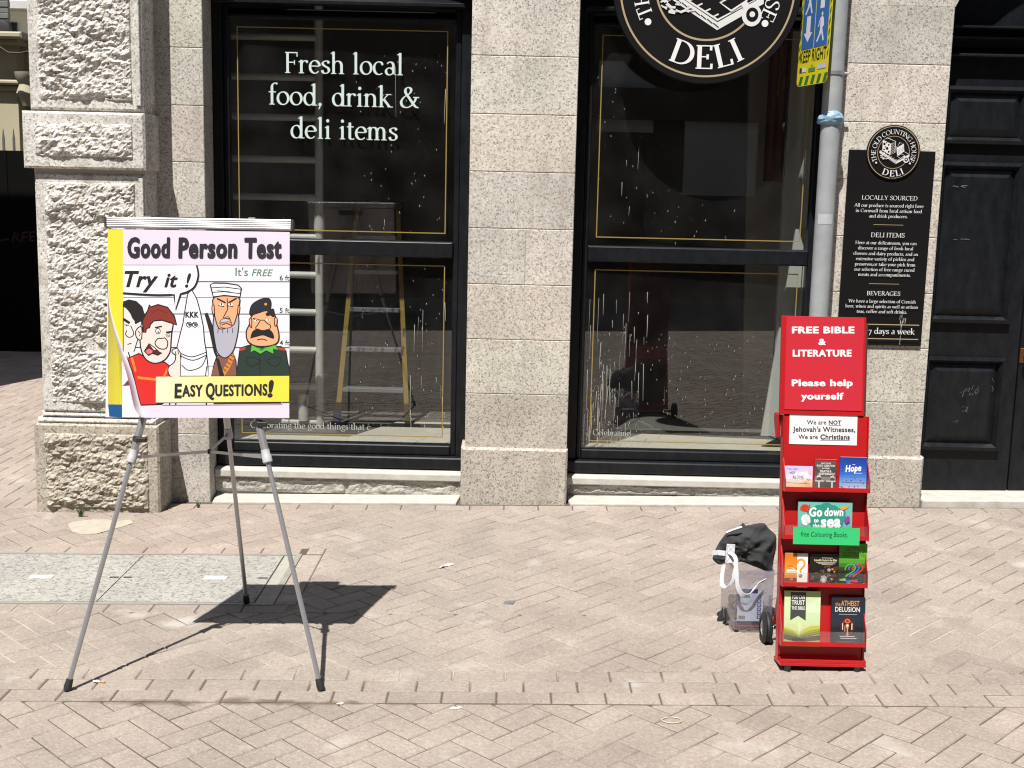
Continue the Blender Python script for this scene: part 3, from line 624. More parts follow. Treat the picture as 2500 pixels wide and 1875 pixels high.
def stone_sill(X0, X1):
    m = MB(); zg = gz((X0+X1)/2)
    m.prism([(X0, .105, .095), (X0, .105, .138), (X0, .125, .146), (X0, .24, .155), (X0, .24, .095)], (X1-X0, 0, 0))
    o = m.build('sill', CREAM, BL, bevel=.006)
    m = MB(); nx, nz = int((X1-X0)/.012), 9; vs = []
    for j in range(nz+1):
        for i in range(nx+1):
            x = X0+(X1-X0)*i/nx; z = zg+.02+(.095-zg-.02)*j/nz; e = min(j, nz-j)/2
            h = noise.noise(Vector((x*9, z*22, X0)))+.6*noise.noise(Vector((x*24, z*40, 2)))+.4*noise.noise(Vector((x*60, z*60, 2)))
            vs.append((x, .132-min(1, e)*.012*(h+.4) if abs(x-(X0+X1)/2-.05) > .012 else .14, z))
    m.add(vs, [(j*(nx+1)+i, j*(nx+1)+i+1, (j+1)*(nx+1)+i+1, (j+1)*(nx+1)+i) for j in range(nz) for i in range(nx)])
    m.box(X0, X1, .142, .3, -.1, .09); m.build('sill_stone', SILLST, o)
    m = MB(); m.prism([(X0+.02, -.045, gz(X0)-.02), (X1-.02, -.045, gz(X1)-.02), (X1, .16, gz(X1)-.02), (X0, .16, gz(X0)-.02)], (0, 0, .034)); m.build('ledge', CREAM, o, bevel=.008)
stone_sill(-1.769, -.292); stone_sill(.337, 1.774)

def lettering(name, parent, rows, Y=YG-.019, mat=MINT):
    for txt, a, b, h in rows:
        A = Art((0, Y, 0), (1, 0, 0), (0, 0, 1), z0=0); A.serif(txt, A.uv(*a), A.uv(*b), mat, h); A.build(name, parent)
lettering('lettering', W1, [('Fresh local', (693, 178), (986, 184), .118), ('food, drink &', (654, 255), (1026, 264), .118), ('deli items', (708, 337), (972, 343.5), .118),
                           ], )
DULL = plain('dull_white_vinyl', (.42, .43, .40), .6)
lettering('lettering', W1, [('Celebrating the good things that c', (611, 1044), (905, 1050), .040)], mat=DULL)
lettering('lettering', W2, [('Celebrating', (1447, 1062), (1538, 1064), .036)], mat=DULL)
def splashes(fr, gx0, gx1, seed, spots):
    rnd = random.Random(seed); m = MB(); y0, y1 = YG-.0188, YG-.0176
    for (xa, xb, za, zb, n, run) in spots:
        for _ in range(n):
            x = rnd.uniform(xa, xb); z = rnd.uniform(za, zb); w_ = rnd.uniform(.0008, .0024); l = rnd.uniform(.003, .012) if rnd.random() > run else rnd.uniform(.03, .34)*rnd.random()
            l = min(l, z-za+.01); k = rnd.uniform(-.3, .3)*(l if l < .02 else .02)
            m.prism([(x-w_*.9, y0, z), (x, y0, z+w_*1.4), (x+w_*.9, y0, z), (x+w_*.35+k, y0, z-l), (x-w_*.2+k, y0, z-l)], (0, y1-y0, 0))
    m.build('paint_splashes', SPLASH, fr)['kind'] = 'stuff'
splashes(W1, -1.678, -.367, 3, [(-.95, -.38, 1.56, 2.6, 55, .04), (-1.0, -.38, .31, 1.40, 60, .06), (-.62, -.40, .31, 1.25, 26, .7)])
splashes(W2, .429, 1.728, 5, [(.44, .80, .31, 1.25, 80, .8), (.44, .66, .31, .8, 44, .8), (.45, 1.6, .31, 1.0, 150, .03), (.45, 1.3, 1.54, 2.6, 70, .03), (.5, .75, 1.54, 2.4, 4, .95)])

# double door
DB = MB(); DX0, DX1, DXM, YD = 2.41, 3.91, 3.02, .20
for a, c in ((DX0, DXM-.004), (DXM+.004, DX1-.02)):
    DB.block(a, c, YD, .26, .09, 2.42, .004)
DB.box(DX0, DX1, YD+.02, .30, 2.425, 3.62)
door = DB.build('door', BLACK, BL)
def panel(x0, x1, z0, z1):
    m = MB()
    def fr(a, c, z_0, z_1, w_, y0, y1, top=False):                 # four mitred mouldings
        for (p, q, r, s_) in (((a, z_0), (c, z_0), (c-w_, z_0+w_), (a+w_, z_0+w_)), ((c, z_1), (a, z_1), (a+w_, z_1-w_), (c-w_, z_1-w_)), ((a, z_1), (a, z_0), (a+w_, z_0+w_), (a+w_, z_1-w_)), ((c, z_0), (c, z_1), (c-w_, z_1-w_), (c-w_, z_0+w_))):
            m.add([(p[0], YD, p[1]), (q[0], YD, q[1]), (q[0], y0, q[1]), (p[0], y0, p[1]), (s_[0], y1, s_[1]), (r[0], y1, r[1]), (r[0], YD+.012, r[1]), (s_[0], YD+.012, s_[1])], [(0, 1, 2, 3), (3, 2, 5, 4), (4, 5, 6, 7)])
    fr(x0, x1, z0, z1, .020, YD-.030, YD-.036); fr(x0+.020, x1-.020, z0+.020, z1-.020, .018, YD-.034, YD-.008)
    a, c, d, e = x0+.040, x1-.040, z0+.040, z1-.040; k = .045
    m.add([(a, YD-.002, d), (c, YD-.002, d), (c, YD-.002, e), (a, YD-.002, e), (a+k, YD-.020, d+k), (c-k, YD-.020, d+k), (c-k, YD-.020, e-k), (a+k, YD-.020, e-k)], [(4, 5, 6, 7), (0, 1, 5, 4), (1, 2, 6, 5), (2, 3, 7, 6), (3, 0, 4, 7)])
    m.build('door_panel', BLACK, door)
def doorz(y): return at(2400, y, YD).z
ZP = [(doorz(352), doorz(212)), (doorz(788), doorz(397)), (doorz(1098), doorz(872))]
for z0, z1 in ZP:
    panel(DX0+.045, DXM-.085, z0, z1); panel(DXM+.085, DX1-.06, z0, z1)
SC_ = Art((0, YD-.021, 0), (1, 0, 0), (0, 0, 1), z0=.0004); rnd = random.Random(21); SCM = plain('scuffed_paint', (.16, .165, .17), .7)
for cx, cy, n, sx, sy, a0 in ((2358, 962, 9, 12, 8, 1.2), (2380, 960, 8, 9, 10, 1.1), (2353, 996, 8, 8, 12, 1.0), (2424, 945, 4, 5, 12, 2.0), (2345, 455, 10, 22, 1.5, 0), (2350, 584, 8, 24, 1.5, 0), (2330, 1030, 3, 8, 3, .2)):
    for k in range(n):
        x, y = cx+rnd.uniform(-sx, sx), cy+rnd.uniform(-sy, sy); p = SC_.uv(x, y); a = a0+rnd.uniform(-.25, .25); l = rnd.uniform(.008, .03)
        SC_.line([p, (p[0]+l*math.cos(a), p[1]+l*math.sin(a))], rnd.uniform(.001, .0025), SCM)
SC_.build('scuff_marks', door)['kind'] = 'stuff'
m = MB()
for y0, y1, pr in ((62, 74, .10), (88, 98, .07), (112, 140, .04)):
    z1, z0 = doorz(y0), doorz(y1); m.prism([(DX0, YD-pr, z0), (DX0, YD-pr, z0+.012), (DX0, YD+.03, max(z1, z0+.02)), (DX0, YD+.03, z0)], (DX1-DX0, 0, 0))
m.build('transom_moulding', BLACK, door, bevel=.003)
BRASS = plain('tarnished_brass', (.24, .12, .05), .45, .8, var=.3, vs=40)
c = at(2497, 868, YD); m = MB(); m.block(c.x-.018, c.x+.018, YD-.006, YD, c.z-.045, c.z+.045, .003); m.lathe((c.x+.008, YD-.005, c.z), (0, -1, 0), [(0, .010), (.03, .011), (.035, .022), (.05, .026), (.06, .018), (.063, .002)], 20); m.build('door_knob', BRASS, door, smooth=True)
m = MB(); m.prism([(2.43, -.035, .0), (4.0, -.035, .03), (4.0, .3, .03), (2.43, .3, .0)], (0, 0, .086)); m.build('threshold', CREAM, BL, bevel=.01)
# what is behind the shop windows
INT = plain('shop_plaster', (.20, .19, .17), .9, var=.2, vs=3); FLR = plain('boards_and_sun_patches', (.60, .56, .47), .8, var=.12, vs=5)
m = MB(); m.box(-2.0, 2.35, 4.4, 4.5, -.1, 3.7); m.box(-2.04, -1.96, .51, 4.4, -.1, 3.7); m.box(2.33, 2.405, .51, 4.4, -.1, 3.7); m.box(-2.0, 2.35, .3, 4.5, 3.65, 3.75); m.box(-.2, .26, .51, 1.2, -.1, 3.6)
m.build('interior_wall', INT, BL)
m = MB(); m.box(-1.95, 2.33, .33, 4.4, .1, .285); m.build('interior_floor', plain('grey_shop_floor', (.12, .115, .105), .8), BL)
m = MB(); m.box(-1.95, -.3, .295, .42, .2, .292); m.box(.26, 2.33, .295, .40, .2, .292); m.prism([(-1.0, .42, .287), (-.75, .95, .287), (-.3, .95, .287), (-.3, .42, .287)], (0, 0, .006)); m.prism([(.62, .40, .287), (.85, .72, .287), (1.72, .62, .287), (1.75, .40, .287)], (0, 0, .006)); m.build('ledge_and_sun_patches', FLR, BL)  # ledges, plus pale floor pieces cut to the outline of the sunlight
m = MB(); m.prism([(1.79, .30, .293), (1.68, .75, .293), (1.90, .75, .293), (1.95, .32, .293)], (0, 0, 3.2)); m.build('splayed_reveal', plain('white_plaster', (.70, .70, .66), .8), BL)
m = MB(); pts = [at(1943, 560, .42), at(1990, 560, .42), at(1990, 1066, .36), at(1858, 1064, .36)]; m.prism(pts, (0, .02, 0)); m.build('leaning_board', plain('white_board', (.62, .63, .58), .8, var=.05), BL)
m = MB(); pts = [at(1832, 40, 1.3), at(1990, 40, 1.3), at(1990, 1040, 1.3), at(1812, 1040, 1.3)]; m.prism(pts, (0, .04, 0)); m.build('inner_partition', plain('stone_coloured_partition', (.36, .33, .28), .9), BL)
m = MB(); a_, c_ = at(1884, 60, 1.0), at(2000, 446, 1.0); n_ = 14; vs = [(a_.x+(c_.x-a_.x)*i/n_, 1.0+.02*(i % 2)+d, z_) for d in (0, .012) for z_ in (c_.z, a_.z) for i in range(n_+1)]
r_ = n_+1; m.add(vs, [q for i in range(n_) for q in ((i, i+1, r_+i+1, r_+i), (2*r_+i+1, 2*r_+i, 3*r_+i, 3*r_+i+1), (i, 2*r_+i, 2*r_+i+1, i+1), (r_+i, r_+i+1, 3*r_+i+1, 3*r_+i))]); m.build('curtain', plain('maroon_curtain', (.16, .05, .045), .9), BL)

# ------------------------------------------------------------------ signs on the building
def emblem(A, cx, cy, R, wd):
    T = lambda ps: [(cx+x*R, cy+y*R) for x, y in ps]
    Wc, K = '#f4f4f2', BLKSIGN
    A.poly(T([(-.52, .03), (.12, -.36), (.12, -.44), (-.52, -.05)]), Wc); A.poly(T([(.12, -.36), (.60, -.08), (.60, -.16), (.12, -.44)]), Wc)
    A.out(T([(-.50, .03), (.12, -.335), (.58, -.08), (-.04, .25)]), K, wd, Wc)
    for k in range(7): u = k/7+.06; A.line(T([(-.50+.62*u, .03-.365*u), (-.44+.62*u, .06-.365*u)]), wd*.7, Wc)
    for k in range(9): u = k/9+.04; A.line(T([(-.5+.62*u, -.03-.365*u), (-.44+.62*u, -.075-.365*u)]), wd*.45, K)
    A.out(T([(-.43, .42), (-.43, .04), (-.12, -.12), (-.12, .28)]), Wc, wd*.6, '#111111'); A.out(T([(-.43, .42), (-.12, .28), (.05, .38), (-.25, .5)]), K, wd, Wc)
    A.out(T([(-.12, .28), (-.12, -.12), (.05, -.02), (.05, .38)]), K, wd, Wc)
    for x, y, r in ((-.36, .28, .045), (-.25, .12, .05), (-.36, .08, .03), (-.2, .25, .03), (-.18, .0, .035), (-.28, .33, .022), (-.32, .18, .022)): A.ell(cx+x*R, cy+y*R, r*R, r*R*1.1, K, 12)
    for k in range(6): A.line(T([(-.11, .24-.06*k), (.04, .33-.06*k)]), wd*.5, Wc)
    A.out(T([(.09, .13), (.36, .30), (.40, .02), (.14, -.14)]), Wc, wd*.5, '#111111'); A.out(T([(.09, .13), (.20, .34), (.36, .30)]), K, wd, Wc)
    for k in range(5): A.line(T([(.16+.05*k, .1+.03*k), (.19+.045*k, -.07+.035*k)]), wd*.45, K)
    A.out(T([(.14, -.16), (.30, -.06), (.42, -.13), (.26, -.24)]), K, wd, Wc)
    A.poly(T([(.36, -.17), (.42, -.14), (.50, -.24), (.44, -.30)]), Wc)
    A.ell(cx+.48*R, cy-.28*R, .105*R, .115*R, Wc, 24); A.ell(cx+.485*R, cy-.275*R, .066*R, .075*R, K, 20); A.ell(cx+.485*R, cy-.27*R, .03*R, .03*R, Wc, 14)
    rnd = random.Random(4)
    for k in range(26):
        x, y = -.50+.32*rnd.random(), -.12-.16*rnd.random(); a = rnd.uniform(-.9, .4); l = rnd.uniform(.03, .075)
        A.line(T([(x, y), (x+l*math.cos(a), y+l*math.sin(a))]), wd*rnd.uniform(.5, 1.1), Wc)
    for x, y in ((-.46, -.06), (-.40, -.12), (-.35, -.07)): A.ell(cx+x*R, cy+y*R, .028*R, .028*R, Wc, 12)

RS = thing('round_sign', (1.035, -.02, 2.4), 'large black disc shop sign over the window beside the pole', 'sign')
c = at(1728, -32, -.06); RR = .518; D = MB(); D.lathe((c.x, -.02, c.z), (0, -1, 0), [(0, .001), (0, RR-.004), (.004, RR), (.036, RR), (.04, RR-.004), (.04, .001)], 96); D.build('board', BLKSIGN, RS)
A = Art((c.x, -.06, c.z), (1, 0, 0), (0, 0, 1)); RW = RR
A.ring(0, 0, .912*RW, .932*RW, TAN, 96); A.ring(0, 0, .535*RW, .556*RW, TAN, 80)
emblem(A, 0, 0, RW, .012); A.build('emblem', RS)
A = Art((c.x, -.0602, c.z), (1, 0, 0), (0, 0, 1), z0=.002)
A.arc('THE OLD COUNTING HOUSE', 0, 0, .635*RW, 208, -28, .155*RW, WHITEV); A.flush('lettering', RS)
A.arc('DELI', 0, 0, .845*RW, 241, 301.5, .245*RW, WHITEV, True, .018); A.flush('lettering', RS)
for a in (211, -30): A.ell(.722*RW*math.cos(math.radians(a)), .722*RW*math.sin(math.radians(a)), .036*RW, .036*RW, WHITEV); A.flush('dot', RS)
for sx in (-.3, .3): m = MB(); m.box(c.x+sx-.02, c.x+sx+.02, -.021, .20, 2.862, 2.888); m.build('bracket', BLACK, RS)

def frame_of(p0, p1, p2, p3, Y):                                   # four photo corners on a plane y = Y
    return [at(*p, Y) for p in (p0, p1, p2, p3)]
PB = thing('wall_sign', (2.12, -.01, .8), 'tall black menu board with round crest screwed to the granite pilaster', 'sign')
q = frame_of((2075, 365.5), (2284, 369.5), (2248.5, 846), (2042, 840), -.014)
x0, x1, z0, z1 = (q[0].x+q[3].x)/2, (q[1].x+q[2].x)/2, (q[2].z+q[3].z)/2, (q[0].z+q[1].z)/2
m = MB(); m.block(x0, x1, -.014, .0, z0, z1, .001); m.build('board', BLKSIGN, PB)
A = Art((x0, -.014, z0), (1, 0, 0), (0, 0, 1))
z7 = lambda x, y: A.uv(1900+x/2.37, 200+y/2.37)
def ctr(txt, yb, xa, xb, h, col_=WHITEV): h = None; A.serif(txt, z7(xa, yb), z7(xb, yb+(xb-xa)*.02), col_, h); A.flush('lettering', PB)
ctr('LOCALLY SOURCED', 680, 482, 806, .0255)
for t, y, a, b in (('All our produce is sourced right here', 721, 440, 840), ('in Cornwall from local artisan food', 752, 447, 830), ('and drink producers.', 784, 524, 748),
                   ('Here at our delicatessen, you can', 937, 445, 800), ('discover a range of fresh local', 968, 460, 780), ('cheeses and dairy products, and an', 999, 433, 807), ('extensive variety of pickles and', 1030, 448, 785),
                   ('preserves,or take your pick from', 1061, 441, 792), ('our selection of free range cured', 1091, 437, 786), ('meats and accompaniments.', 1121, 460, 764),
                   ('We have a large selection of Cornish', 1274, 404, 793), ('beer, wines and spirits as well as artisan', 1303, 386, 805), ('teas, coffee and soft drinks.', 1334, 450, 742)): ctr(t, y, a, b, .0225)
ctr('DELI ITEMS', 897, 532, 728, .0255); ctr('BEVERAGES', 1233, 508, 703, .0255); ctr('7 days a week', 1455, 516, 785, .037)
for y, a, b, wd in ((825, 548, 720, .0025), (1166, 522, 696, .0025), (1398, 380, 812, .005), (1480, 372, 806, .005)): A.line([z7(a, y), z7(b, y+(b-a)*.02)], wd, TAN); A.flush('rule_line', PB)
c = at(2181, 372, -.02); r = .1515
m = MB(); m.lathe((c.x, -.0142, c.z), (0, -1, 0), [(0, .001), (0, r), (.007, r), (.008, r-.001), (.008, .001)], 64); cr_o = m.build('crest', BLKSIGN, PB)
A = Art((c.x, -.0222, c.z), (1, 0, 0), (0, 0, 1)); A.ring(0, 0, .935*r, .96*r, TAN, 64); A.ring(0, 0, .58*r, .60*r, TAN, 48); emblem(A, 0, .02*r, r, .0032); A.flush('emblem', cr_o)
A.arc('THE OLD COUNTING HOUSE', 0, 0, .665*r, 208, -28, .17*r, WHITEV); A.flush('lettering', cr_o); A.arc('DELI', 0, 0, .885*r, 241, 301, .23*r, WHITEV, True, .018); A.flush('lettering', cr_o)
for a in (212, -32): A.ell(.74*r*math.cos(math.radians(a)), .74*r*math.sin(math.radians(a)), .035*r, .035*r, WHITEV); A.flush('dot', cr_o)
A = Art((x0, -.0139, z0), (1, 0, 0), (0, 0, 1), z0=.0018)
rnd = random.Random(8)
for k in range(16):
    p = z7(720+rnd.uniform(-16, 20), 1345+rnd.uniform(-15, 60)); A.line([p, (p[0]+rnd.uniform(-.004, .006), p[1]-rnd.uniform(.006, .03))], .0022, SPLASH)
A.line([z7(712, 1400), z7(706, 1470), z7(701, 1520)], .003, SPLASH); A.build('scratch_marks', PB)

# ------------------------------------------------------------------ the street pole and what is strapped to it
PX, PYL, PR = 1.727, -.13, .0535
SP = thing('street_pole', (PX, PYL, gz(PX)), 'grey galvanised steel post standing against the window frame behind the red stand', 'post')
m = MB(); m.tube([(PX, PYL, gz(PX)-.02), (PX-.001, PYL, 4.4)], PR, 32); m.build('pole', GALV, SP, smooth=True)
m = MB(); m.tube([(PX, PYL, gz(PX)-.01), (PX, PYL, .30)], PR+.012, 32); m.build('base_sleeve', GALV, SP, smooth=True)
A = MB(); zc = at(2000, 535, PYL-PR).z
for k in range(5): 
    a0, a1 = math.radians(215+k*18), math.radians(233+k*18); r = PR+.0015
    A.hexa([(PX+r_*math.cos(a), PYL+r_*math.sin(a), z) for z in (zc-.028, zc+.028) for a, r_ in ((a0, r), (a1, r), (a1, r-.001), (a0, r-.001))])
A.build('sticker', plain('faded_paper_sticker', (.46, .47, .50), .7), SP)
zk = at(2045, 176, PYL-PR).z
KR = thing('walking_sign', (PX-.08, -.13, 2.43), 'yellow and blue walking sign strapped high on the grey post', 'sign')
b0, b1 = at(1944, 213, .03), at(2018, 199, -.285); ex = Vector((b1.x-b0.x, b1.y-b0.y, .004)).normalized(); ey = Vector((.022, .0, 1)); WD = (b1-b0).length
A = Art(b0, ex, ey, dz=2e-5); HH = .86
def rrect(x0, y0, x1, y1, r): return [(cx+r*math.cos(math.radians(a)), cy+r*math.sin(math.radians(a))) for cx, cy, s in ((x1-r, y1-r, 0), (x0+r, y1-r, 90), (x0+r, y0+r, 180), (x1-r, y0+r, 270)) for a in range(s, s+91, 15)]
m = MB(); m.prism([b0+A.ex*p[0]+A.ey*p[1] for p in rrect(0, 0, WD, HH, .03)], -A.n*.003); m.build('board', ink('#e9dc2c'), KR)
YL, GR, BLU, WH = '#efe03a', '#3f7a34', '#3d6fb4', '#e8ecf4'
A.z = .0004
k5 = lambda x, y: A.uv(1930+x/3.685, y/3.685)
fx = lambda x: x*WD
for k in range(5): x = fx(.06+.2*k); A.poly([(x, .004), (x+fx(.10), .004), (x+fx(.16), .052), (x+fx(.06), .052)], GR)
for side in (0, 1):
    for k in range(14):
        y = .13+k*.055; xs = (.004, fx(.055)) if side == 0 else (WD-fx(.055), WD-.004); A.poly([(xs[0], y), (xs[1], y+.022), (xs[1], y+.05), (xs[0], y+.028)], GR)
ylo = .198; A.rect(fx(.08), ylo, fx(.92), HH-.03, BLU); A.rect(fx(.485), ylo, fx(.505), HH-.03, '#d8d97a')
A.sans('KEEP RIGHT', (fx(.07), .128), (fx(.93), .128), '#1b1a17', .016, 0, .066)
def walker(cx, cy, s, fl=1):
    P = lambda ps: [(cx+fl*x*s, cy+y*s) for x, y in ps]
    A.ell(cx+.03*s*fl, cy+.93*s, .055*s, .075*s, WH, 14)
    A.poly(P([(-.06, .84), (.10, .84), (.13, .50), (.06, .42), (-.06, .42), (-.08, .55)]), WH)
    A.poly(P([(-.06, .45), (.06, .45), (.02, .28), (-.20, 0), (-.28, .02), (-.12, .25)]), WH); A.poly(P([(-.03, .45), (.08, .46), (.16, .25), (.24, .03), (.16, .0), (.08, .2)]), WH)
    A.poly(P([(-.05, .82), (-.10, .80), (-.22, .52), (-.17, .50)]), WH); A.poly(P([(.09, .82), (.14, .78), (.19, .52), (.13, .50)]), WH)
def arrow(cx, y0, y1, up):
    d = 1 if up else -1; t = y1 if up else y0; b = y0 if up else y1
    A.poly([(cx-.022, b), (cx+.022, b), (cx+.022, t-d*.05), (cx+.046, t-d*.05), (cx, t), (cx-.046, t-d*.05), (cx-.022, t-d*.05)], WH)
walker(fx(.70), .225, .155); arrow(fx(.70), .40, .56, True); walker(fx(.70), .58, .155)
arrow(fx(.28), .235, .375, False); walker(fx(.27), .385, .155); arrow(fx(.28), .56, .70, False)
A.rect(fx(.08), .075, fx(.30), .1, '#e8e8e8'); A.rect(fx(.08), .075, fx(.16), .1, '#333c36'); A.rect(fx(.38), .072, fx(.60), .092, '#5d9a42'); A.rect(fx(.68), .078, fx(.95), .105, '#cdd6ea'); A.ring(fx(.49), .112, .010, .013, '#58842e', 12, 180, 360)
A.build('printed_face', KR)
m = MB(); m.lathe((PX, PYL, zk-.012), (0, 0, 1), [(0, PR), (0, PR+.004), (.02, PR+.004), (.02, PR)], 32); m.block(PX-PR-.03, PX-PR+.004, PYL-.02, PYL+.02, zk-.02, zk+.05); m.tube([(PX+PR-.004, PYL-.012, zk-.002), (PX+PR+.025, PYL-.012, zk-.002)], .007, 8); m.build('clamp_band', ALU, KR)

mk = MB(); zz0, zz1 = at(2025, 304, PYL-.06).z, at(2025, 270, PYL-.06).z; nx, nz = 30, 12; vs = []
for j in range(nz+1):
    for i in range(nx+1):
        u, v = i/nx, j/nz; a = math.radians(180+ u*180 - 20 + 40*u); sp_ = math.sin(math.pi*u)
        z = zz0+(zz1-zz0)*(v*(.35+.65*sp_**.7) + .04*(1-sp_)); r = PR+.003+.016*math.sin(math.pi*v)*(1 if v < .95 else .4)*(.5+.5*sp_)+.006*noise.noise((u*9, v*7, 1))
        vs.append((PX+r*math.cos(a)-.012*(1-u)**3, PYL+r*math.sin(a), z+.005*noise.noise((u*7, v*4, 5))))
mk.add(vs, [(j*(nx+1)+i, j*(nx+1)+i+1, (j+1)*(nx+1)+i+1, (j+1)*(nx+1)+i) for j in range(nz) for i in range(nx)])
mask = mk.build('plastic_wrap', plain('light_blue_plastic', (.24, .42, .56), .35, var=.2, vs=40), None, smooth=True); so_ = mask.modifiers.new('thick', 'SOLIDIFY'); so_.thickness = .002
tag(mask, 'crumpled light blue plastic tied round the grey post below the yellow sign', 'plastic wrap')

# ------------------------------------------------------------------ easel and flip chart
EN, EC = (0, 1, -.18), -2.37-.18*1.70                              # the leaning plane the chart hangs in
eh = lambda x, y, d=0.: hit(x, y, EN, EC-d)
EA = thing('easel', (-1.16, -2.4, gz(-1.16)), 'silver tripod easel with black feet holding up the cartoon poster', 'easel')
apex = Vector((-1.2, -2.30, 1.66))
def leg(foot, knee_px, top, side):
    f = Vector(foot)+Vector((0, 0, .012)); t = Vector(top); d = (t-f).normalized()
    k = f+d*knee_px
    m = MB(); m.tube([f+d*.03, k], .0092, 16); L_ = m.build('leg', ALU, EA, smooth=True)
    m = MB(); m.tube([k, t], .0145, 16); m.build('upper_tube', ALU, L_, smooth=True)
    m = MB(); m.tube([f-d*.010, f+d*.005, f+d*.034], [.0125, .0150, .0125], 16); m.build('rubber_foot', RUBBER, L_, smooth=True)
    m = MB(); m.tube([k-d*.022, k-d*.018, k+d*.004, k+d*.008, k+d*.03], [.011, .0185, .0185, .0165, .0165], 16); m.build('collar', plain('grey_plastic_collar', (.45, .45, .47), .5), L_, smooth=True)
    return k
def foot_top(fpx, mpx, ztop):
    f = gnd(*fpx); p = eh(*mpx, -.02); d = p-f; return f, f+d*((ztop-f.z)/d.z)
fl, tl = foot_top((165, 1687), (352, 1016), 1.62); fr_, tr_ = foot_top((783, 1686), (627, 1016), 1.62)
def along(f, t, y):                                                # distance up the leg at which it crosses photo row y
    lo, hi = 0, (t-f).length; d = (t-f).normalized()
    for _ in range(40):
        mid = (lo+hi)/2; p = f+d*mid-CAM; yy = 937.5-FPX*p.dot(UP)/p.dot(FW)
        if yy > y: lo = mid
        else: hi = mid
    return lo
kl = leg(fl, along(fl, tl, 1124), tl, -1); kr = leg(fr_, along(fr_, tr_, 1124), tr_, 1)
fb = gnd(602, 1474); pb = hit(553, 1018, (0, 1, 0), -2.1); db = pb-fb; tb = fb+db*((1.62-fb.z)/db.z)
kb = leg(fb, along(fb, tb, 1066), tb, 0)
hub = hit(511, 1102, (0, 1, 0), -2.30)
for p in (kl, kr, kb):
    m = MB(); d = (hub-p); u = d.normalized(); wv = u.cross(Vector((0, 1, 0))).normalized()*.011
    m.ribbon([p+u*.02, hub], wv, .003); m.tube([p+u*.03+Vector((0, -.006, 0)), p+u*.03+Vector((0, .008, 0))], .005, 8); m.build('brace', ALU, EA)
m = MB(); m.tube([hub+Vector((0, -.008, 0)), hub+Vector((0, .008, 0))], .009, 12); m.build('brace_pivot', RUBBER, EA)
m = MB(); m.block(tl.x-.05, tr_.x+.05, tl.y-.012, tl.y+.03, 1.60, 1.64); m.build('head', RUBBER, EA, bevel=.003)
for f, t, y, s in ((fl, tl, 1072, 1), (fr_, tr_, 1034, 1)):
    d = (t-f).normalized(); p = f+d*along(f, t, y); m = MB(); m.tube([p-d*.010, p+d*.010], .019, 16); m.block(p.x, p.x+.036, p.y-.024, p.y-.006, p.z-.008, p.z+.010, .002); m.build('rest_clip', RUBBER, EA)

FC = thing('flip_chart', (-1.2, -2.4, 1.0), 'white poster pad with cartoon line-up and curling corner on the easel', 'poster')
p00 = eh(264, 555); p10 = eh(708, 561); ex = (p10-p00).normalized(); ey = Vector((0, .18, 1)).normalized()
def Z3(A_): return lambda x, y: A_.uv(230+x/3.0173, 500+y/3.0164)
A0 = Art(p00, ex, ey); W0 = A0.uv(708, 561)[0]; H0 = -A0.uv(500, 1023)[1]
m = MB(); m.prism([A0.w(p) for p in ((0.002, -.01), (W0-.002, -.01), (W0-.003, -H0+.006), (.004, -H0+.002))], -A0.n*.010); m.build('paper_pad', ink('#f1ebf3'), FC)
A = Art(p00, ex, ey); z = Z3(A); A.poly([z(101, 180), z(209, 181), z(205, 1471), z(102, 1468)], '#f5e73f'); A.poly([z(102, 1469), z(205, 1471), z(206, 1566), z(112, 1560)], '#14588f')
A.poly([z(210, 1335), z(250, 1290), z(282, 1310), z(262, 1330)], '#6b4248'); A.build('lower_sheet', FC)
# bar that clamps the sheets
m = MB(); bz = A0.n
bl, br = A0.uv(263, 531), A0.uv(711.5, 537.5); bl2, br2 = A0.uv(263.5, 555), A0.uv(711, 562)
m.prism([A0.o+A0.ex*p[0]+A0.ey*p[1]+bz*.014 for p in (bl, br, br2, bl2)], -bz*.034)
for k in range(5):
    u = .12+.19*k; a = [(bl[q]*(1-u)+bl2[q]*u) for q in (0, 1)]; c = [(br[q]*(1-u)+br2[q]*u) for q in (0, 1)]
    m.prism([A0.o+A0.ex*x+A0.ey*y+bz*.0155 for x, y in ((a[0], a[1]+.0015), (c[0], c[1]+.0015), (c[0], c[1]-.0015), (a[0], a[1]-.0015))], -bz*.002)
bar = m.build('clamp_bar', plain('ribbed_silver_bar', (.66, .66, .68), .4, .4), FC, bevel=.001)
for sx, pe in ((-1, (bl, bl2)), (1, (br, br2))):
    m = MB(); o = .009*sx; m.prism([A0.o+A0.ex*x+A0.ey*y+bz*.0145 for x, y in ((pe[0][0], pe[0][1]+.0005), (pe[0][0]+o, pe[0][1]+.0005), (pe[1][0]+o, pe[1][1]-.0005), (pe[1][0], pe[1][1]-.0005))], -bz*.036); m.build('end_cap', RUBBER, bar)
for px in (362, 616):
    c = A0.uv(px, 531+(px-263)*.0145); m = MB(); m.prism([A0.o+A0.ex*(c[0]+x)+A0.ey*(c[1]+y)+bz*.012 for x, y in ((-.014, -.002), (.014, -.002), (.012, .007), (-.012, .007))], -bz*.014); m.build('hook', ALU, bar)
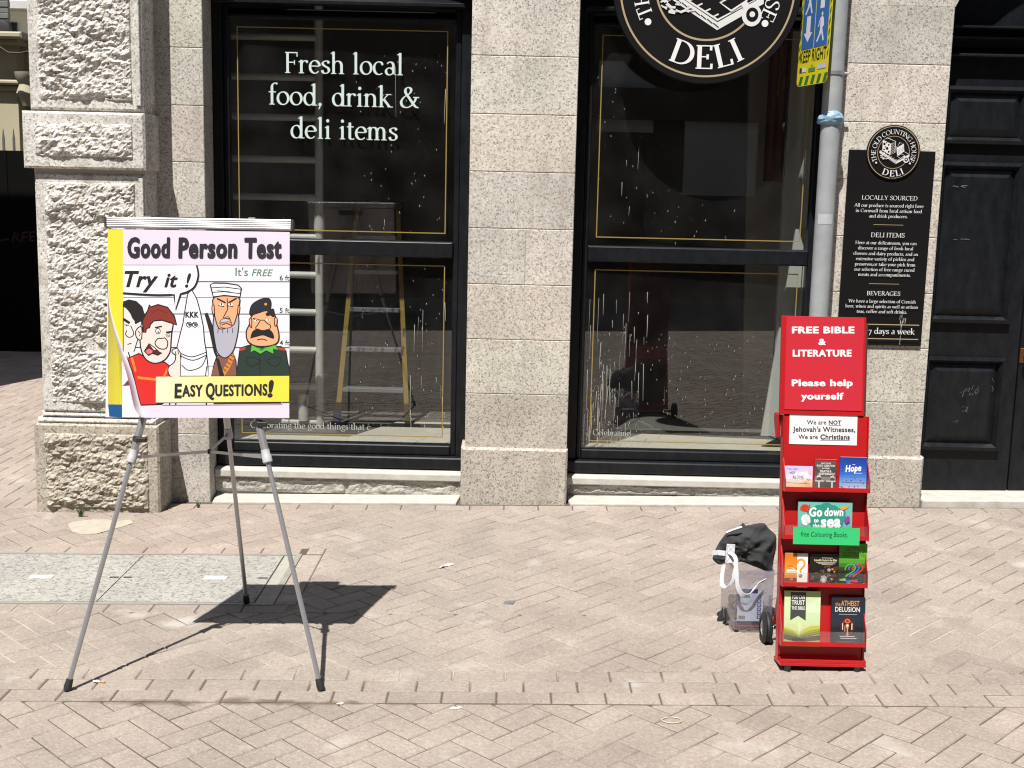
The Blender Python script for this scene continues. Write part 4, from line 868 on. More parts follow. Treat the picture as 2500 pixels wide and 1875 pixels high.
# the printed top sheet, with its lower left corner rolling forward
A = Art(p00+A0.n*.0075, ex, ey); z = Z3(A); zz = lambda *ps: [z(ps[i], ps[i+1]) for i in range(0, len(ps), 2)]
curl = spline([z(101, 560), z(106, 690), z(124, 800), z(152, 900), z(188, 1000), z(232, 1120), z(270, 1210), z(302, 1310), z(330, 1430), z(352, 1510), z(378, 1568)], 4)
sheet = [z(100, 178), z(1440, 200), z(1437, 1571)]+curl[::-1]
m = MB(); m.prism([A.o+A.ex*p[0]+A.ey*p[1] for p in sheet], -A.n*.0006); ts = m.build('top_sheet', ink('#f0edf6'), FC)
m = MB(); n = len(curl); vs = []
for i, p in enumerate(curl):
    u = i/(n-1); wd = .004+.036*math.sin(min(1, u*1.15)*math.pi*.5)**2*(1 if u < .9 else 1-(u-.9)*4)
    for k in range(7):
        th = k/6*math.radians(105); R = wd/1.2
        vs.append(A.o+A.ex*(p[0]-math.sin(th)*R*.42)+A.ey*(p[1]+math.sin(th)*R*.06)+A.n*(R*(1-math.cos(th))+.0002))
m.add(vs, [(i*7+k, i*7+k+1, (i+1)*7+k+1, (i+1)*7+k) for i in range(n-1) for k in range(6)]); m.build('curling_edge', ink('#e9e2ea'), ts, smooth=True)
A.z = .0003; A.dz = 1.3e-5; LW = .0050
K = '#1c1819'; SK = '#f0b184'; PS = '#f3e2da'
cv = [p for p in curl]
A.poly(zz(101, 180, 212, 182, 212, 1058, 190, 1002, 154, 897, 126, 798, 108, 690, 102, 575), '#f2e239')
A.poly(zz(212, 181, 1440, 201, 1439, 440, 212, 440), '#ebdff1')
A.poly(zz(345, 1475, 1437, 1468, 1437, 1570, 380, 1568, 352, 1505), '#ebdff1')
for y, t in ((444, 2.5), (565, 8), (682, 4), (803, 8), (935, 4), (1050, 8), (1187, 4)): A.line(zz(214, y, 1439, y+2), t*.00040, K)
A.sans("It's", z(1040, 523), z(1132, 524), '#4f8064', .004); A.sans('FREE', z(1160, 524), z(1316, 526), '#4f8064', .004, .25)
for t, y in (('6 ft', 556), ('5 ft', 795), ('4 ft', 1033)): A.sans(t, z(1366, y), z(1438, y+1), '#2b2a35', .012)
# dark haired man at the edge
A.out(zz(214, 1130, 214, 730, 270, 720, 335, 800, 350, 860, 338, 940, 312, 1020, 296, 1075, 268, 1110), '#f0e6e4', LW*.7)
A.poly(zz(213, 712, 255, 697, 310, 708, 355, 750, 374, 810, 345, 862, 318, 850, 302, 862, 280, 835, 268, 805, 250, 780, 232, 760, 213, 752), K)
A.line(zz(216, 842, 262, 872), LW*2, K); A.line(zz(300, 872, 336, 852), LW*2, K); A.ell(*z(236, 890), .006, .003, '#ffffff'); A.ell(*z(238, 890), .002, .0025, K); A.ell(*z(294, 890), .006, .003, '#ffffff'); A.line(zz(222, 884, 256, 888), LW*.6, K)
A.line(spline(zz(268, 890, 290, 940, 282, 968, 255, 975, 232, 955, 240, 925)), LW*.7, K); A.line(zz(245, 1028, 275, 1020), LW*.7, K)
A.poly(zz(242, 1090, 300, 1080, 290, 1130, 258, 1150), '#ffffff'); A.line(zz(252, 1085, 262, 1120), LW, K)
# red haired young man
A.out(zz(245, 1130, 330, 1095, 420, 1150, 520, 1160, 560, 1190, 565, 1290, 520, 1470, 345, 1475, 318, 1380, 282, 1230), '#e02a26', LW)
A.poly(zz(315, 1262, 565, 1290, 560, 1308, 322, 1282), '#f08a2a'); A.poly(zz(268, 1130, 285, 1120, 312, 1220, 300, 1235), '#f08a2a'); A.poly(zz(540, 1195, 552, 1205, 525, 1262, 508, 1258), '#f08a2a')
A.soft(zz(545, 1200, 590, 1160, 600, 1110, 575, 1090, 580, 1065, 625, 1055, 650, 1075, 635, 1110, 645, 1160, 640, 1262, 560, 1262), PS, LW*.8)
A.line(zz(598, 1080, 604, 1108), LW*.6, K); A.line(zz(616, 1070, 622, 1102), LW*.6, K)
A.soft(zz(345, 930, 395, 890, 430, 830, 500, 800, 560, 806, 582, 870, 572, 940, 566, 1010, 560, 1080, 520, 1142, 450, 1168, 385, 1142, 350, 1080, 338, 1000), PS, LW)
A.soft(zz(350, 900, 318, 912, 304, 945, 318, 985, 348, 990), PS, LW*.8); A.line(zz(322, 930, 340, 945, 334, 968), LW*.6, K)
A.out(zz(362, 940, 356, 850, 385, 795, 395, 780, 408, 735, 420, 752, 470, 735, 540, 755, 590, 820, 608, 885, 560, 868, 500, 850, 440, 855, 415, 880, 408, 905, 385, 912, 380, 940), '#8e2f25', LW)
A.line(zz(420, 800, 470, 770, 540, 800), LW*.5, '#5a1a16')
A.out([(z(470, 930)[0]+.0085*math.cos(a*.42), z(470, 930)[1]+.0105*math.sin(a*.42)) for a in range(15)], '#ffffff', LW*.6); A.ell(*z(472, 938), .003, .004, '#4c5f7a'); A.out(zz(528, 958, 552, 945, 556, 968, 538, 975), '#ffffff', LW*.6); A.ell(*z(544, 962), .0025, .003, K)
A.line(zz(448, 905, 500, 895), LW*1.1, K); A.line(zz(530, 940, 575, 935), LW*1.4, K)
A.out(spline(zz(490, 985, 470, 985, 448, 1020, 480, 1058, 530, 1058, 542, 1010, 520, 980), 3), PS, LW*.8)
A.out(zz(370, 1078, 405, 1022, 440, 1048, 480, 1085, 500, 1090, 470, 1108, 430, 1095, 400, 1110), '#5a1d1d', LW*.8); A.poly(zz(378, 1078, 402, 1058, 432, 1075, 426, 1092, 396, 1102), '#e07b80'); A.poly(zz(412, 1032, 442, 1055, 455, 1068, 440, 1068), '#ffffff')
# tall white hooded costume
A.out(zz(720, 628, 690, 655, 672, 760, 655, 870, 632, 960, 610, 1050, 640, 1095, 635, 1262, 840, 1262, 838, 1190, 826, 1080, 812, 1000, 805, 900, 780, 780, 755, 690), '#f6f5fb', LW*.8)
A.sans('KKK', z(674, 830), z(768, 830), K, .06, 0, z(0, 787)[1]-z(0, 830)[1])
for cx in (699, 742):
    A.out([(z(cx, 883)[0]+.0095*math.cos(a*.42), z(cx, 883)[1]+.0095*math.sin(a*.42)) for a in range(15)], '#ffffff', LW*.7); A.ell(*z(cx+4, 883), .005, .0055, '#4a4a55'); A.line(zz(cx-16, 872, cx+14, 880), LW*.8, K)
for l in ((640, 1095, 720, 1120, 828, 1085), (640, 1115, 730, 1145, 830, 1105), (645, 1180, 700, 1220, 790, 1190, 828, 1110)): A.line(spline(zz(*l)), LW*.7, K)
A.line(zz(830, 1190, 820, 1262), LW*.7, K)
# bearded man in a white cap
A.poly(zz(812, 800, 836, 795, 880, 905, 900, 1080, 940, 1180, 925, 1190, 880, 1080, 850, 940), '#22201f')
A.out(zz(905, 1110, 1020, 1080, 1045, 1150, 1050, 1262, 862, 1262, 885, 1170), '#8a5a4c', LW*.8)
A.poly(zz(1005, 1090, 1040, 1110, 1000, 1200, 960, 1262, 925, 1262, 945, 1220, 985, 1150), '#d98a3a')
for k in range(6): A.line(zz(1008-k*14, 1108+k*25, 1036-k*16, 1122+k*26), LW*.6, K)
A.poly(zz(895, 1125, 920, 1135, 960, 1262, 925, 1262), '#241f20')
A.soft(zz(888, 680, 1060, 680, 1066, 760, 1058, 860, 1040, 920, 985, 960, 930, 940, 888, 880, 880, 770), SK, LW)
A.soft(zz(884, 742, 868, 750, 872, 800, 888, 826), SK, LW*.7); A.soft(zz(1062, 742, 1074, 752, 1068, 800, 1056, 820), SK, LW*.7)
A.out(spline(zz(884, 800, 905, 880, 930, 915, 985, 902, 1030, 880, 1058, 800, 1066, 880, 1050, 990, 1022, 1080, 965, 1128, 910, 1090, 888, 1000, 876, 900, 884, 800), 4), '#b9b7c6', LW*.8)
A.soft(zz(930, 880, 985, 820, 1012, 880, 1000, 905, 940, 905), SK, LW*.5); A.out(spline(zz(918, 872, 945, 842, 985, 838, 1012, 868, 990, 862, 945, 866), 3), '#c9c7d4', LW*.5); A.line(zz(940, 885, 975, 872, 1008, 886), LW, '#8a4038')
for x in (915, 950, 985, 1022): A.line(zz(x, 905, x-4, 945), LW*.6, '#55525e')
A.line(zz(980, 690, 984, 770, 960, 815, 950, 830, 980, 840, 1000, 835), LW*.7, K); A.line(zz(905, 690, 968, 722), LW*1.2, K); A.line(zz(990, 722, 1050, 688), LW*1.2, K)
for cx in (938, 1005): A.ell(*z(cx, 735), .008, .0055, '#ffffff'); A.ell(*z(cx, 732), .003, .004, K); A.line(zz(cx-25, 742, cx+20, 750), LW*.6, K)
A.out(zz(856, 590, 880, 577, 970, 578, 1060, 592, 1084, 615, 1074, 680, 960, 668, 878, 678), '#fafafc', LW); A.line(zz(862, 612, 960, 606, 1080, 622), LW*.7, K); A.line(zz(866, 645, 960, 640, 1078, 655), LW*.7, K); A.line(zz(905, 632, 1000, 640), LW*.5, '#44407a')
# moustached man in a beret
A.out(zz(1075, 1055, 1140, 1035, 1380, 1045, 1412, 1075, 1425, 1160, 1439, 1210, 1438, 1262, 1045, 1262, 1062, 1150), '#26372e', LW*.9)
A.poly(zz(1070, 1058, 1118, 1046, 1110, 1068, 1068, 1078), '#b5443a'); A.poly(zz(1350, 1048, 1408, 1056, 1410, 1075, 1352, 1066), '#b5443a')
for sx in (1, -1): A.line([z(1247+sx*x, y) for x, y in ((20, 1150), (70, 1120), (128, 1125), (120, 1170), (85, 1195), (25, 1160))], LW*.7, '#121a15', True)
A.line(zz(1220, 1100, 1222, 1262), LW*.6, '#121a15')
A.soft(zz(1160, 820, 1240, 770, 1325, 800, 1345, 880, 1362, 960, 1350, 1015, 1290, 1040, 1190, 1040, 1130, 1000, 1122, 930, 1145, 880), SK, LW)
A.soft(zz(1160, 838, 1142, 846, 1148, 890, 1160, 905), SK, LW*.7); A.soft(zz(1328, 838, 1348, 836, 1346, 880, 1332, 895), SK, LW*.7)
A.soft(zz(1150, 770, 1170, 730, 1230, 695, 1285, 690, 1303, 720, 1300, 770, 1322, 770, 1325, 825, 1300, 810, 1270, 780, 1200, 800, 1150, 810), '#23222b', LW*.8); A.ell(*z(1264, 732), .005, .005, '#e8a14c')
A.out(spline(zz(1225, 850, 1205, 885, 1190, 910, 1230, 925, 1285, 920, 1300, 890, 1270, 870, 1255, 850), 3), SK, LW*.7)
A.poly(spline(zz(1150, 985, 1165, 935, 1205, 912, 1240, 925, 1285, 915, 1318, 945, 1325, 985, 1290, 978, 1245, 962, 1200, 972, 1150, 985), 3), '#191617')
A.line(zz(1170, 838, 1218, 848), LW*.9, K); A.poly(zz(1262, 802, 1290, 782, 1312, 790, 1310, 812, 1272, 822), K); A.ell(*z(1195, 852), .007, .004, '#ffffff'); A.ell(*z(1280, 848), .007, .004, '#ffffff'); A.ell(*z(1198, 852), .0025, .003, K); A.ell(*z(1282, 848), .0025, .003, K)
A.line(zz(1200, 995, 1240, 988, 1275, 1000), LW*.7, K)
A.out(zz(1160, 1030, 1225, 1060, 1300, 1040, 1335, 1028, 1360, 1068, 1320, 1065, 1322, 1100, 1268, 1075, 1225, 1100, 1180, 1075, 1150, 1085), '#5fbf45', LW*.7); A.poly(zz(1205, 1048, 1240, 1062, 1270, 1040, 1250, 1068, 1228, 1078), '#2f8f4a')
# speech bubble, over the line-up
bub = zz(213, 448, 756, 446)+spline(zz(756, 446, 768, 520, 742, 600, 690, 640, 638, 655), 4)[1:]+zz(600, 772, 590, 662)+spline(zz(590, 662, 440, 664, 213, 650), 4)[1:]
A.poly(bub, '#fbf9fe'); A.line(bub[1:], LW*1.3, K)
A.poly(zz(520, 1458, 1390, 1450, 1380, 1470, 500, 1475), '#e5dbea'); A.poly(zz(880, 1452, 1380, 1452, 1378, 1465, 880, 1470), '#5b2a2c'); 
for x in (560, 605, 830): A.line(zz(x, 1452, x-4, 1474), LW, K)
A.build('printed_picture', ts)
A.dz = 6e-5; B = Art(A.o, ex, ey, z0=.0032, dz=2e-5); z = Z3(B); x_ = .0
for wtxt, a, b_ in (('Good', 250, 555), ('Person', 626, 1050), ('Test', 1112, 1376)):
    # uneven brush letters
    y = 384+(a-250)*.004; B.sans(wtxt, z(a, y), z(b_, y), '#231f28', .052, .03, (z(0, 250)[1]-z(0, 385)[1])*1.08); B.flush('lettering', ts)
B.sans('Try', z(226, 602), z(468, 604), K, .026, .26); B.flush('lettering', ts); B.sans('it', z(520, 604), z(614, 605), K, .026, .26); B.flush('lettering', ts); B.sans('!', z(672, 605), z(712, 605), K, .026, .26); B.flush('lettering', ts)
C = Art(A.o, ex, ey, z0=.0040, dz=2e-5); z = Z3(C)
xs = [458, 560, 640, 720, 800, 900, 1000, 1100, 1200, 1300, 1437]
cols = ['#f6f1cd', '#f6f1c2', '#f6f0b6', '#f6efaa', '#f5ee9e', '#f5ec90', '#f4ea80', '#f4e86e', '#f3e65a', '#f3e44a']
m = MB(); m.prism([C.w(z(*p)) for p in ((457, 1266), (1438, 1260), (1437, 1450), (456, 1456))], -C.n*.0006); bn = m.build('paper_strip', ink('#f6f1cd'), FC); C.z += .0003
for i in range(10): C.poly([z(xs[i], 1266-(xs[i]-458)*.006), z(xs[i+1], 1266-(xs[i+1]-458)*.006), z(xs[i+1], 1456-(xs[i+1]-458)*.006), z(xs[i], 1456-(xs[i]-458)*.006)], cols[i])
C.z += .0002
hb = (z(0, 1320)[1]-z(0, 1420)[1])
C.sans('E', z(597, 1421), z(644, 1421), '#2a2524', .05, .03, hb*1.05); C.sans('ASY', z(652, 1412), z(802, 1408), '#2a2524', .05, .03, hb*.84)
C.sans('Q', z(826, 1416), z(888, 1416), '#2a2524', .05, .03, hb*1.05); C.sans('UESTIONS', z(896, 1408), z(1276, 1402), '#2a2524', .05, .03, hb*.84); C.sans('!', z(1284, 1412), z(1318, 1412), '#2a2524', .05, .1, hb*1.2)
C.build('lettering', bn)

# ------------------------------------------------------------------ red literature stand
SN, SC = (0, 1, -.15), -2.473
sh = lambda x, y, d=0.: hit(x, y, SN, SC-d)                        # d: how far in front of the back panel
z4 = lambda x, y: (1700+x/2.552, 1000+y/2.552)
ST = thing('literature_stand', (1.25, -2.4, gz(1.25)), 'red metal wheeled stand with four shelves of free books', 'book stand')
SX, SY = Vector((1, 0, 0)), Vector((0, .15, 1)).normalized(); SNN = SX.cross(SY)
XL, XR = sh(1906, 1300).x, sh(2111, 1300).x
zt = lambda y: sh(2000, y).z
P_ = lambda x, z, d=0.: Vector((x, SC+.15*z, z)) + SNN*d
def slab(m, x0, x1, z0, z1, d0, d1, mi=0): m.hexa([P_(x0, z0, d0), P_(x1, z0, d0), P_(x1, z0, d1), P_(x0, z0, d1), P_(x0, z1, d0), P_(x1, z1, d0), P_(x1, z1, d1), P_(x0, z1, d1)], mi)
zb, zm, ztop = gz(1.2)+.024, zt(1013), zt(773)
m = MB(); slab(m, XL, XR, zb, zm-.002, -.003, 0); slab(m, XL-.003, XL, zb, zm-.002, -.03, .012); slab(m, XR, XR+.003, zb, zm-.002, -.03, .012); m.build('back_panel', RED, ST, bevel=.001)
hx0, hx1 = sh(1905.5, 900).x, sh(2111, 900).x
m = MB(); slab(m, hx0, hx1, zm, ztop, -.014, .006); hp = m.build('header_panel', RED, ST, bevel=.0015)
m = MB(); slab(m, sh(1916, 900).x, sh(2105, 900).x, zt(1001), zt(775), .006, .0085); m.build('header_print', REDP, hp)
z5 = lambda A: (lambda x, y: A.uv(1850+x/4.147, 750+y/4.147))
A = Art(P_(XL, zm, .0085), SX, SY); z = z5(A)
hh = z(0, 190)[1]-z(0, 262)[1]
for t, a, b_, y in (('FREE BIBLE', 350, 975, 262), ('&', 617, 685, 380), ('LITERATURE', 357, 946, 497), ('Please help', 348, 957, 797), ('yourself', 442, 865, 932)):
    A.sans(t, z(a, y), z(b_, y), WHITEV, .048, 0, hh*(.86 if t == '&' else .92)); A.flush('lettering', hp)
m = MB(); q0, q1 = sh(*z4(580, 217), .01), sh(*z4(1008, 35), .01); slab(m, q0.x, q1.x, q0.z, q1.z, .001, .0022); nt_ = m.build('notice', ink('#f4f3f6'), ST)
A = Art(P_(XL, zm, .0022), SX, SY); z = z5(A); A.rect  # notice lettering
DK = '#33313a'
A.sans('We are', z(497, 1186), z(693, 1186), DK, .012); A.sans('NOT', z(720, 1187), z(845, 1187), DK, .03); A.line([z(718, 1196), z(846, 1197)], .0012, DK); A.flush('lettering', nt_)
A.sans("Jehovah's Witnesses,", z(355, 1258), z(986, 1264), DK, .02); A.flush('lettering', nt_); A.sans('We are', z(410, 1332), z(607, 1334), DK, .012); A.sans('Christians', z(634, 1336), z(930, 1338), DK, .028); A.line([z(632, 1345), z(931, 1349)], .0012, DK)
A.build('lettering', nt_)
shelves = [(1202.5, 1176), (1319.5, 1288), (1435, 1403.5), (1580, 1546.5)]
PD = .052
for k, (yb_, ya) in enumerate(shelves):
    z0 = sh(2000, yb_, PD).z; z1 = sh(2000, ya, PD).z; zt2 = z0+.145 if k else z0+.12
    m = MB(); slab(m, XL+.003, XR-.003, z0, z0+.003, 0.0005, PD+.002); slab(m, XL+.003, XR-.003, z0-.004, z0+.012, PD+.002, PD+.004)
    for x in (XL-.0005, XR-.0025):
        pts = [P_(x, z0-.006, .0), P_(x, z0-.006, PD+.006), P_(x, z0+(z1-z0), PD+.006), P_(x, zt2, .012), P_(x, zt2, .0)]
        m.prism(pts, (.003, 0, 0))
    sf = m.build('shelf', RED, ST)
    m = MB(); slab(m, XL+.004, XR-.004, z0+.004, z1, PD-.001, PD+.0015); m.build('clear_front', ACRYL, sf)
    if k == 0: ZS0 = z0
z0 = sh(2000, 1580, PD).z
m = MB(); slab(m, XL+.002, XR-.002, zb+.02, z0-.008, .004, .007); slab(m, XL-.002, XR+.002, zb-.012, zb, -.06, .058); slab(m, XL-.002, XR+.002, zb, zb+.014, .052, .056); m.build('base', RED, ST, bevel=.0015)
for x in (XL+.03, XR-.03):
    m = MB(); p = P_(x, zb-.012, .045); m.tube([(p.x, p.y, gz(p.x)), (p.x, p.y, p.z+.002)], .014, 12); m.build('foot', RUBBER, ST)
# folding back frame, axle and wheels
AY = gnd(1870, 1566).y; wx = gnd(1870, 1570).x
m = MB(); xa, xb = at(1886, 1535, AY).x, XR+.002
tp = P_(0, .56, -.03); bt = Vector((0, AY-.01, .10))
for x in (xa, xb-.02): m.hexa([(x, bt.y-.012, bt.z), (x+.022, bt.y-.012, bt.z), (x+.022, bt.y+.012, bt.z), (x, bt.y+.012, bt.z), (x, tp.y-.008, tp.z), (x+.022, tp.y-.008, tp.z), (x+.022, tp.y+.012, tp.z), (x, tp.y+.012, tp.z)])
m.box(xa+.0225, xb-.0205, AY+.0, AY+.004, .10, .14); m.build('back_frame', RED, ST, bevel=.002)
m = MB(); m.hexa([(xa+.03, bt.y, bt.z+.045), (xb-.03, bt.y, bt.z+.045), (xb-.03, bt.y+.004, bt.z+.045), (xa+.03, bt.y+.004, bt.z+.045), (xa+.03, tp.y, tp.z-.1), (xb-.03, tp.y, tp.z-.1), (xb-.03, tp.y+.004, tp.z-.1), (xa+.03, tp.y+.004, tp.z-.1)]); m.build('added_backing', plain('added_dark_maroon', (.05, .012, .013), .7), ST)  # dark boards added behind the stand so its mirror image stays dim
m = MB(); slab(m, XL+.004, XR-.004, .60, ztop-.02, -.019, -.0145); m.build('added_backing', MATS['added_dark_maroon'], ST)
p = P_(XL-.004, zm-.004, -.02); m = MB(); m.prism([p+Vector((0, .0, 0)), p+Vector((0, .06, .0)), p+Vector((0, .06, -.03)), p+Vector((0, .015, -.09)), p+Vector((0, 0, -.09))], (-.016, 0, 0)); m.build('handle_bracket', RED, ST, bevel=.002)
m = MB(); m.tube([(wx-.01, AY, gz(wx)+.061), (XR+.05, AY, gz(XR)+.061)], .008, 12); m.build('axle', ALU, ST)
for x, s in ((wx, 1), (XR+.055, -1)):
    zc = gz(x)+.061; m = MB(); m.lathe((x-.019, AY, zc), (1, 0, 0), [(0, .036), (0, .049), (.004, .056), (.009, .0655), (.013, .0615), (.014, .0592), (.015, .0615), (.023, .0615), (.024, .0592), (.025, .0615), (.029, .0655), (.034, .056), (.038, .049), (.038, .036)], 40)
    t = m.build('wheel', RUBBER, ST, smooth=True)
    m = MB(); m.lathe((x-.015, AY, zc), (1, 0, 0), [(0, .001), (0, .012), (.004, .014), (.006, .030), (.0, .033), (.0, .0365), (.030, .0365), (.030, .033), (.024, .03), (.026, .014), (.030, .012), (.030, .001)], 32); m.build('rim', plain('silver_rim', (.6, .6, .6), .3, .8), t, smooth=True)

# ------------------------------------------------------------------ books and cards on the stand, each lifted out on its own
def book(name, label, cat, tl, tr, br, bl, cover, thick=.007, d=.020, draw=None, edge='#eeeade', tilt=.0):
    """a booklet standing in a shelf: corners in the photograph, on a plane parallel to the back panel"""
    pts = [sh(*z4(*p), d) for p in (bl, br, tr, tl)]
    x0, x1 = (pts[0].x+pts[3].x)/2, (pts[1].x+pts[2].x)/2; o = Vector((x0, (pts[0].y+pts[1].y)/2, (pts[0].z+pts[1].z)/2)); hgt = ((pts[2].z+pts[3].z)-(pts[0].z+pts[1].z))/2; wd = x1-x0
    A = Art(o, SX, SY); hgt /= A.ey.z
    m = MB(); m.prism([A.o+A.ex*x+A.ey*y for x, y in ((0, 0), (wd, 0), (wd, hgt), (0, hgt))], -A.n*thick); b_ = m.build(name, ink(cover, .28), None, bevel=.0006); tag(b_, label, cat, 'books on the red stand' if cat in ('book', 'booklet') else None)
    m = MB(); m.prism([A.o+A.ex*x+A.ey*y-A.n*.0012 for x, y in ((.004, hgt-.001), (wd+.0006, hgt-.001), (wd+.0006, hgt+.0005), (.004, hgt+.0005))], -A.n*(thick-.0024)); m.build('pages', ink(edge), b_)
    if draw:
        A.k = (wd, hgt); draw(A, wd, hgt); A.build('printed_cover', b_)
    return b_
def grad(A, W, H, cols, y0=0., y1=1.):
    n = len(cols)
    for i, c in enumerate(cols): A.rect(0, H*(y0+(y1-y0)*i/n), W, H*(y0+(y1-y0)*(i+1)/n), c)
def blob(A, cx, cy, rx, ry, c, seed, n=18, amp=.25):
    r = random.Random(seed); A.poly([(cx+rx*(1+r.uniform(-amp, amp))*math.cos(i*2*math.pi/n), cy+ry*(1+r.uniform(-amp, amp))*math.sin(i*2*math.pi/n)) for i in range(n)], c)
def bird(A, x, y, s, c): A.line(spline([(x-s, y+s*.35), (x-s*.4, y+s*.3), (x, y), (x+s*.4, y+s*.3), (x+s, y+s*.1)], 3), s*.3, c)
def d1(A, W, H):
    grad(A, W, H, ['#ffc27c', '#ffcf94', '#ffdcb4', '#ffe9d6', '#fff4ee', '#fbeff8', '#f3e4fa', '#e9d9fb', '#e2d2fa', '#dccbf8'])
    for i, c in enumerate(['#ffd6a8', '#ffca92', '#ffbe80']): A.ell(W*1.0, H*.0, W*(.62-.16*i), H*(.5-.12*i), c, 20, 90, 180)
    A.poly([(W*.35, H*.72), (W*.8, H*.80), (W*.9, H*.55), (W*.45, H*.45)], '#fdf6fb'); A.ell(W*.97, H*.82, W*.16, H*.15, '#f7c9dd', 16, 90, 270)
    A.sans('YOU ARE', (W*.10, H*.85), (W*.46, H*.85), '#6f6a94', 0, 0, H*.065); A.sans('NOT', (W*.19, H*.70), (W*.38, H*.70), '#5a5680', .02, 0, H*.09); A.sans('ALONE', (W*.29, H*.52), (W*.68, H*.52), '#5a5680', .012, 0, H*.12)
    A.line([(W*.02, H*.36), (W*.93, H*.32)], H*.008, '#8b7f80'); bird(A, W*.86, H*.47, W*.06, '#8a6a58'); bird(A, W*.76, H*.34, W*.05, '#9a6a48')
    for k in range(5): A.ring(W*(.06+.11*k), H*.16, H*.022, H*.032, '#7a6a58', 14)
    A.ell(W*.60, H*.16, W*.06, H*.04, '#f08a58')
def d2(A, W, H):
    A.rect(W*.04, H*.10, W*.96, H*.95, '#5f5a54'); 
    for k in range(7): blob(A, W*(.15+.12*k), H*(.70+.05*(k % 3)), W*.14, H*.10, ['#4d4a44', '#6d675f', '#565049'][k % 3], k)
    A.rect(W*.04, H*.32, W*.96, H*.46, '#8d8580'); A.rect(W*.04, H*.10, W*.96, H*.28, '#57504a'); blob(A, W*.6, H*.17, W*.2, H*.05, '#4a5238', 9)
    A.rect(W*.06, H*.31, W*.45, H*.345, '#e6e4e4'); A.rect(W*.54, H*.31, W*.96, H*.345, '#e6e4e4'); A.rect(W*.19, H*.12, W*.26, H*.31, '#e6e4e4'); A.rect(W*.77, H*.12, W*.84, H*.31, '#e6e4e4')
    blob(A, W*.22, H*.46, W*.10, H*.05, '#d9d6d2', 3); blob(A, W*.82, H*.45, W*.09, H*.05, '#d2cfca', 4); blob(A, W*.22, H*.40, W*.10, H*.05, '#55504c', 5); blob(A, W*.82, H*.39, W*.09, H*.05, '#55504c', 6)
    for t, a, b_, y, h in (('WHY DOES', .29, .74, .855, .045), ("GOD'S CREATION", .10, .91, .775, .06), ('INCLUDE', .34, .68, .705, .04), ('DEATH &', .26, .76, .60, .07), ('SUFFERING?', .20, .90, .515, .07)): A.sans(t, (W*a, H*y), (W*b_, H*y), '#f3f1ee', .028, 0, H*h)
    A.rect(W*.30, H*.045, W*.9, H*.058, '#d9a9ab')
def d3(A, W, H):
    grad(A, W, H, ['#dfe9fa', '#c5d8f6', '#a9c6f2', '#86afec', '#6698e4', '#4a82da', '#366fd0', '#2b61c6', '#2456bb', '#1f4db0', '#1c46a6', '#1b419c'])
    A.line([(W*.10, 0), (W*.09, H)], W*.012, '#2b50a0'); A.line([(W*.12, H*.28), (W, H*.30)], H*.006, '#3d66b8')
    A.sans('Hope', (W*.22, H*.58), (W*.80, H*.62), '#ffffff', .045, .25, H*.19); A.line([(W*.46, H*.79), (W*.57, H*.795)], H*.012, '#ffffff'); A.line([(W*.58, H*.545), (W*.84, H*.55)], H*.012, '#ffffff')
    r = random.Random(2)
    for x, y in ((.57, .40), (.78, .34), (.88, .26), (.44, .34), (.26, .33), (.36, .16), (.56, .16), (.70, .17), (.52, .06), (.68, .08), (.27, .1), (.84, .1)): blob(A, W*x, H*y, W*.022, H*.012, '#17264e', x, 7, .5)
    A.line(spline([(0, H*.17), (W*.14, H*.13), (W*.30, H*.07)]), H*.010, '#1c2748')
def d4(A, W, H):
    A.rect(0, 0, W, H, '#74c4b8'); G = '#2c9a86'
    for x, y, r in ((.27, .74, .11), (.38, .80, .11), (.52, .84, .13), (.64, .80, .11), (.76, .72, .12), (.80, .58, .10), (.3, .6, .1), (.45, .6, .2), (.6, .55, .2), (.32, .42, .10), (.42, .34, .13), (.55, .34, .15), (.68, .38, .13), (.74, .46, .1)): A.ell(W*x, H*y, W*r, W*r*.82, G)
    A.sans('Go', (W*.21, H*.62), (W*.44, H*.63), '#ffffff', .05, .1, H*.24); A.sans('down', (W*.49, H*.64), (W*.83, H*.65), '#ffffff', .045, .08, H*.22)
    A.sans('to', (W*.30, H*.46), (W*.38, H*.47), '#ffffff', .05, .15, H*.11); A.sans('the', (W*.28, H*.32), (W*.40, H*.33), '#ffffff', .05, .15, H*.11); A.sans('sea', (W*.43, H*.33), (W*.78, H*.36), '#ffffff', .06, .1, H*.32)
    blob(A, W*.12, H*.84, W*.085, H*.10, '#d9432c', 2, 14, .12); A.ring(W*.12, H*.84, W*.03, W*.038, '#8a1f18', 14, 0, 300); A.poly([(W*.15, H*.86), (W*.22, H*.95), (W*.20, H*.82)], '#d9432c')
    blob(A, W*.145, H*.53, W*.085, H*.145, '#f6f6f4', 3, 22, .13)
    for k in range(5): A.line([(W*.19, H*.40), (W*(.08+.03*k), H*(.60+.02*k))], W*.004, '#b9c4c0')
    A.poly([(W*.76, H*.84), (W*.84, H*.92), (W*.94, H*.90), (W*.88, H*.83), (W*.80, H*.80)], '#eda04b'); A.poly([(W*.85, H*.55), (W*.92, H*.66), (W*.955, H*.62), (W*.96, H*.48), (W*.90, H*.42), (W*.87, H*.46)], '#a83aa0'); A.poly([(W*.87, H*.46), (W*.90, H*.42), (W*.96, H*.48), (W*.93, H*.52)], '#6a3fa8')
    A.poly([(W*.84, H*.34), (W*.88, H*.27), (W*.89, H*.22), (W*.85, H*.24)], '#c8372e'); A.poly([(W*.93, H*.22), (W*.97, H*.30), (W*.95, H*.18)], '#3c6a58')
def d5(A, W, H):
    A.sans('free Colouring Books.', (W*.115, H*.46), (W*.82, H*.47), '#174a33', .004, .12, H*.30)
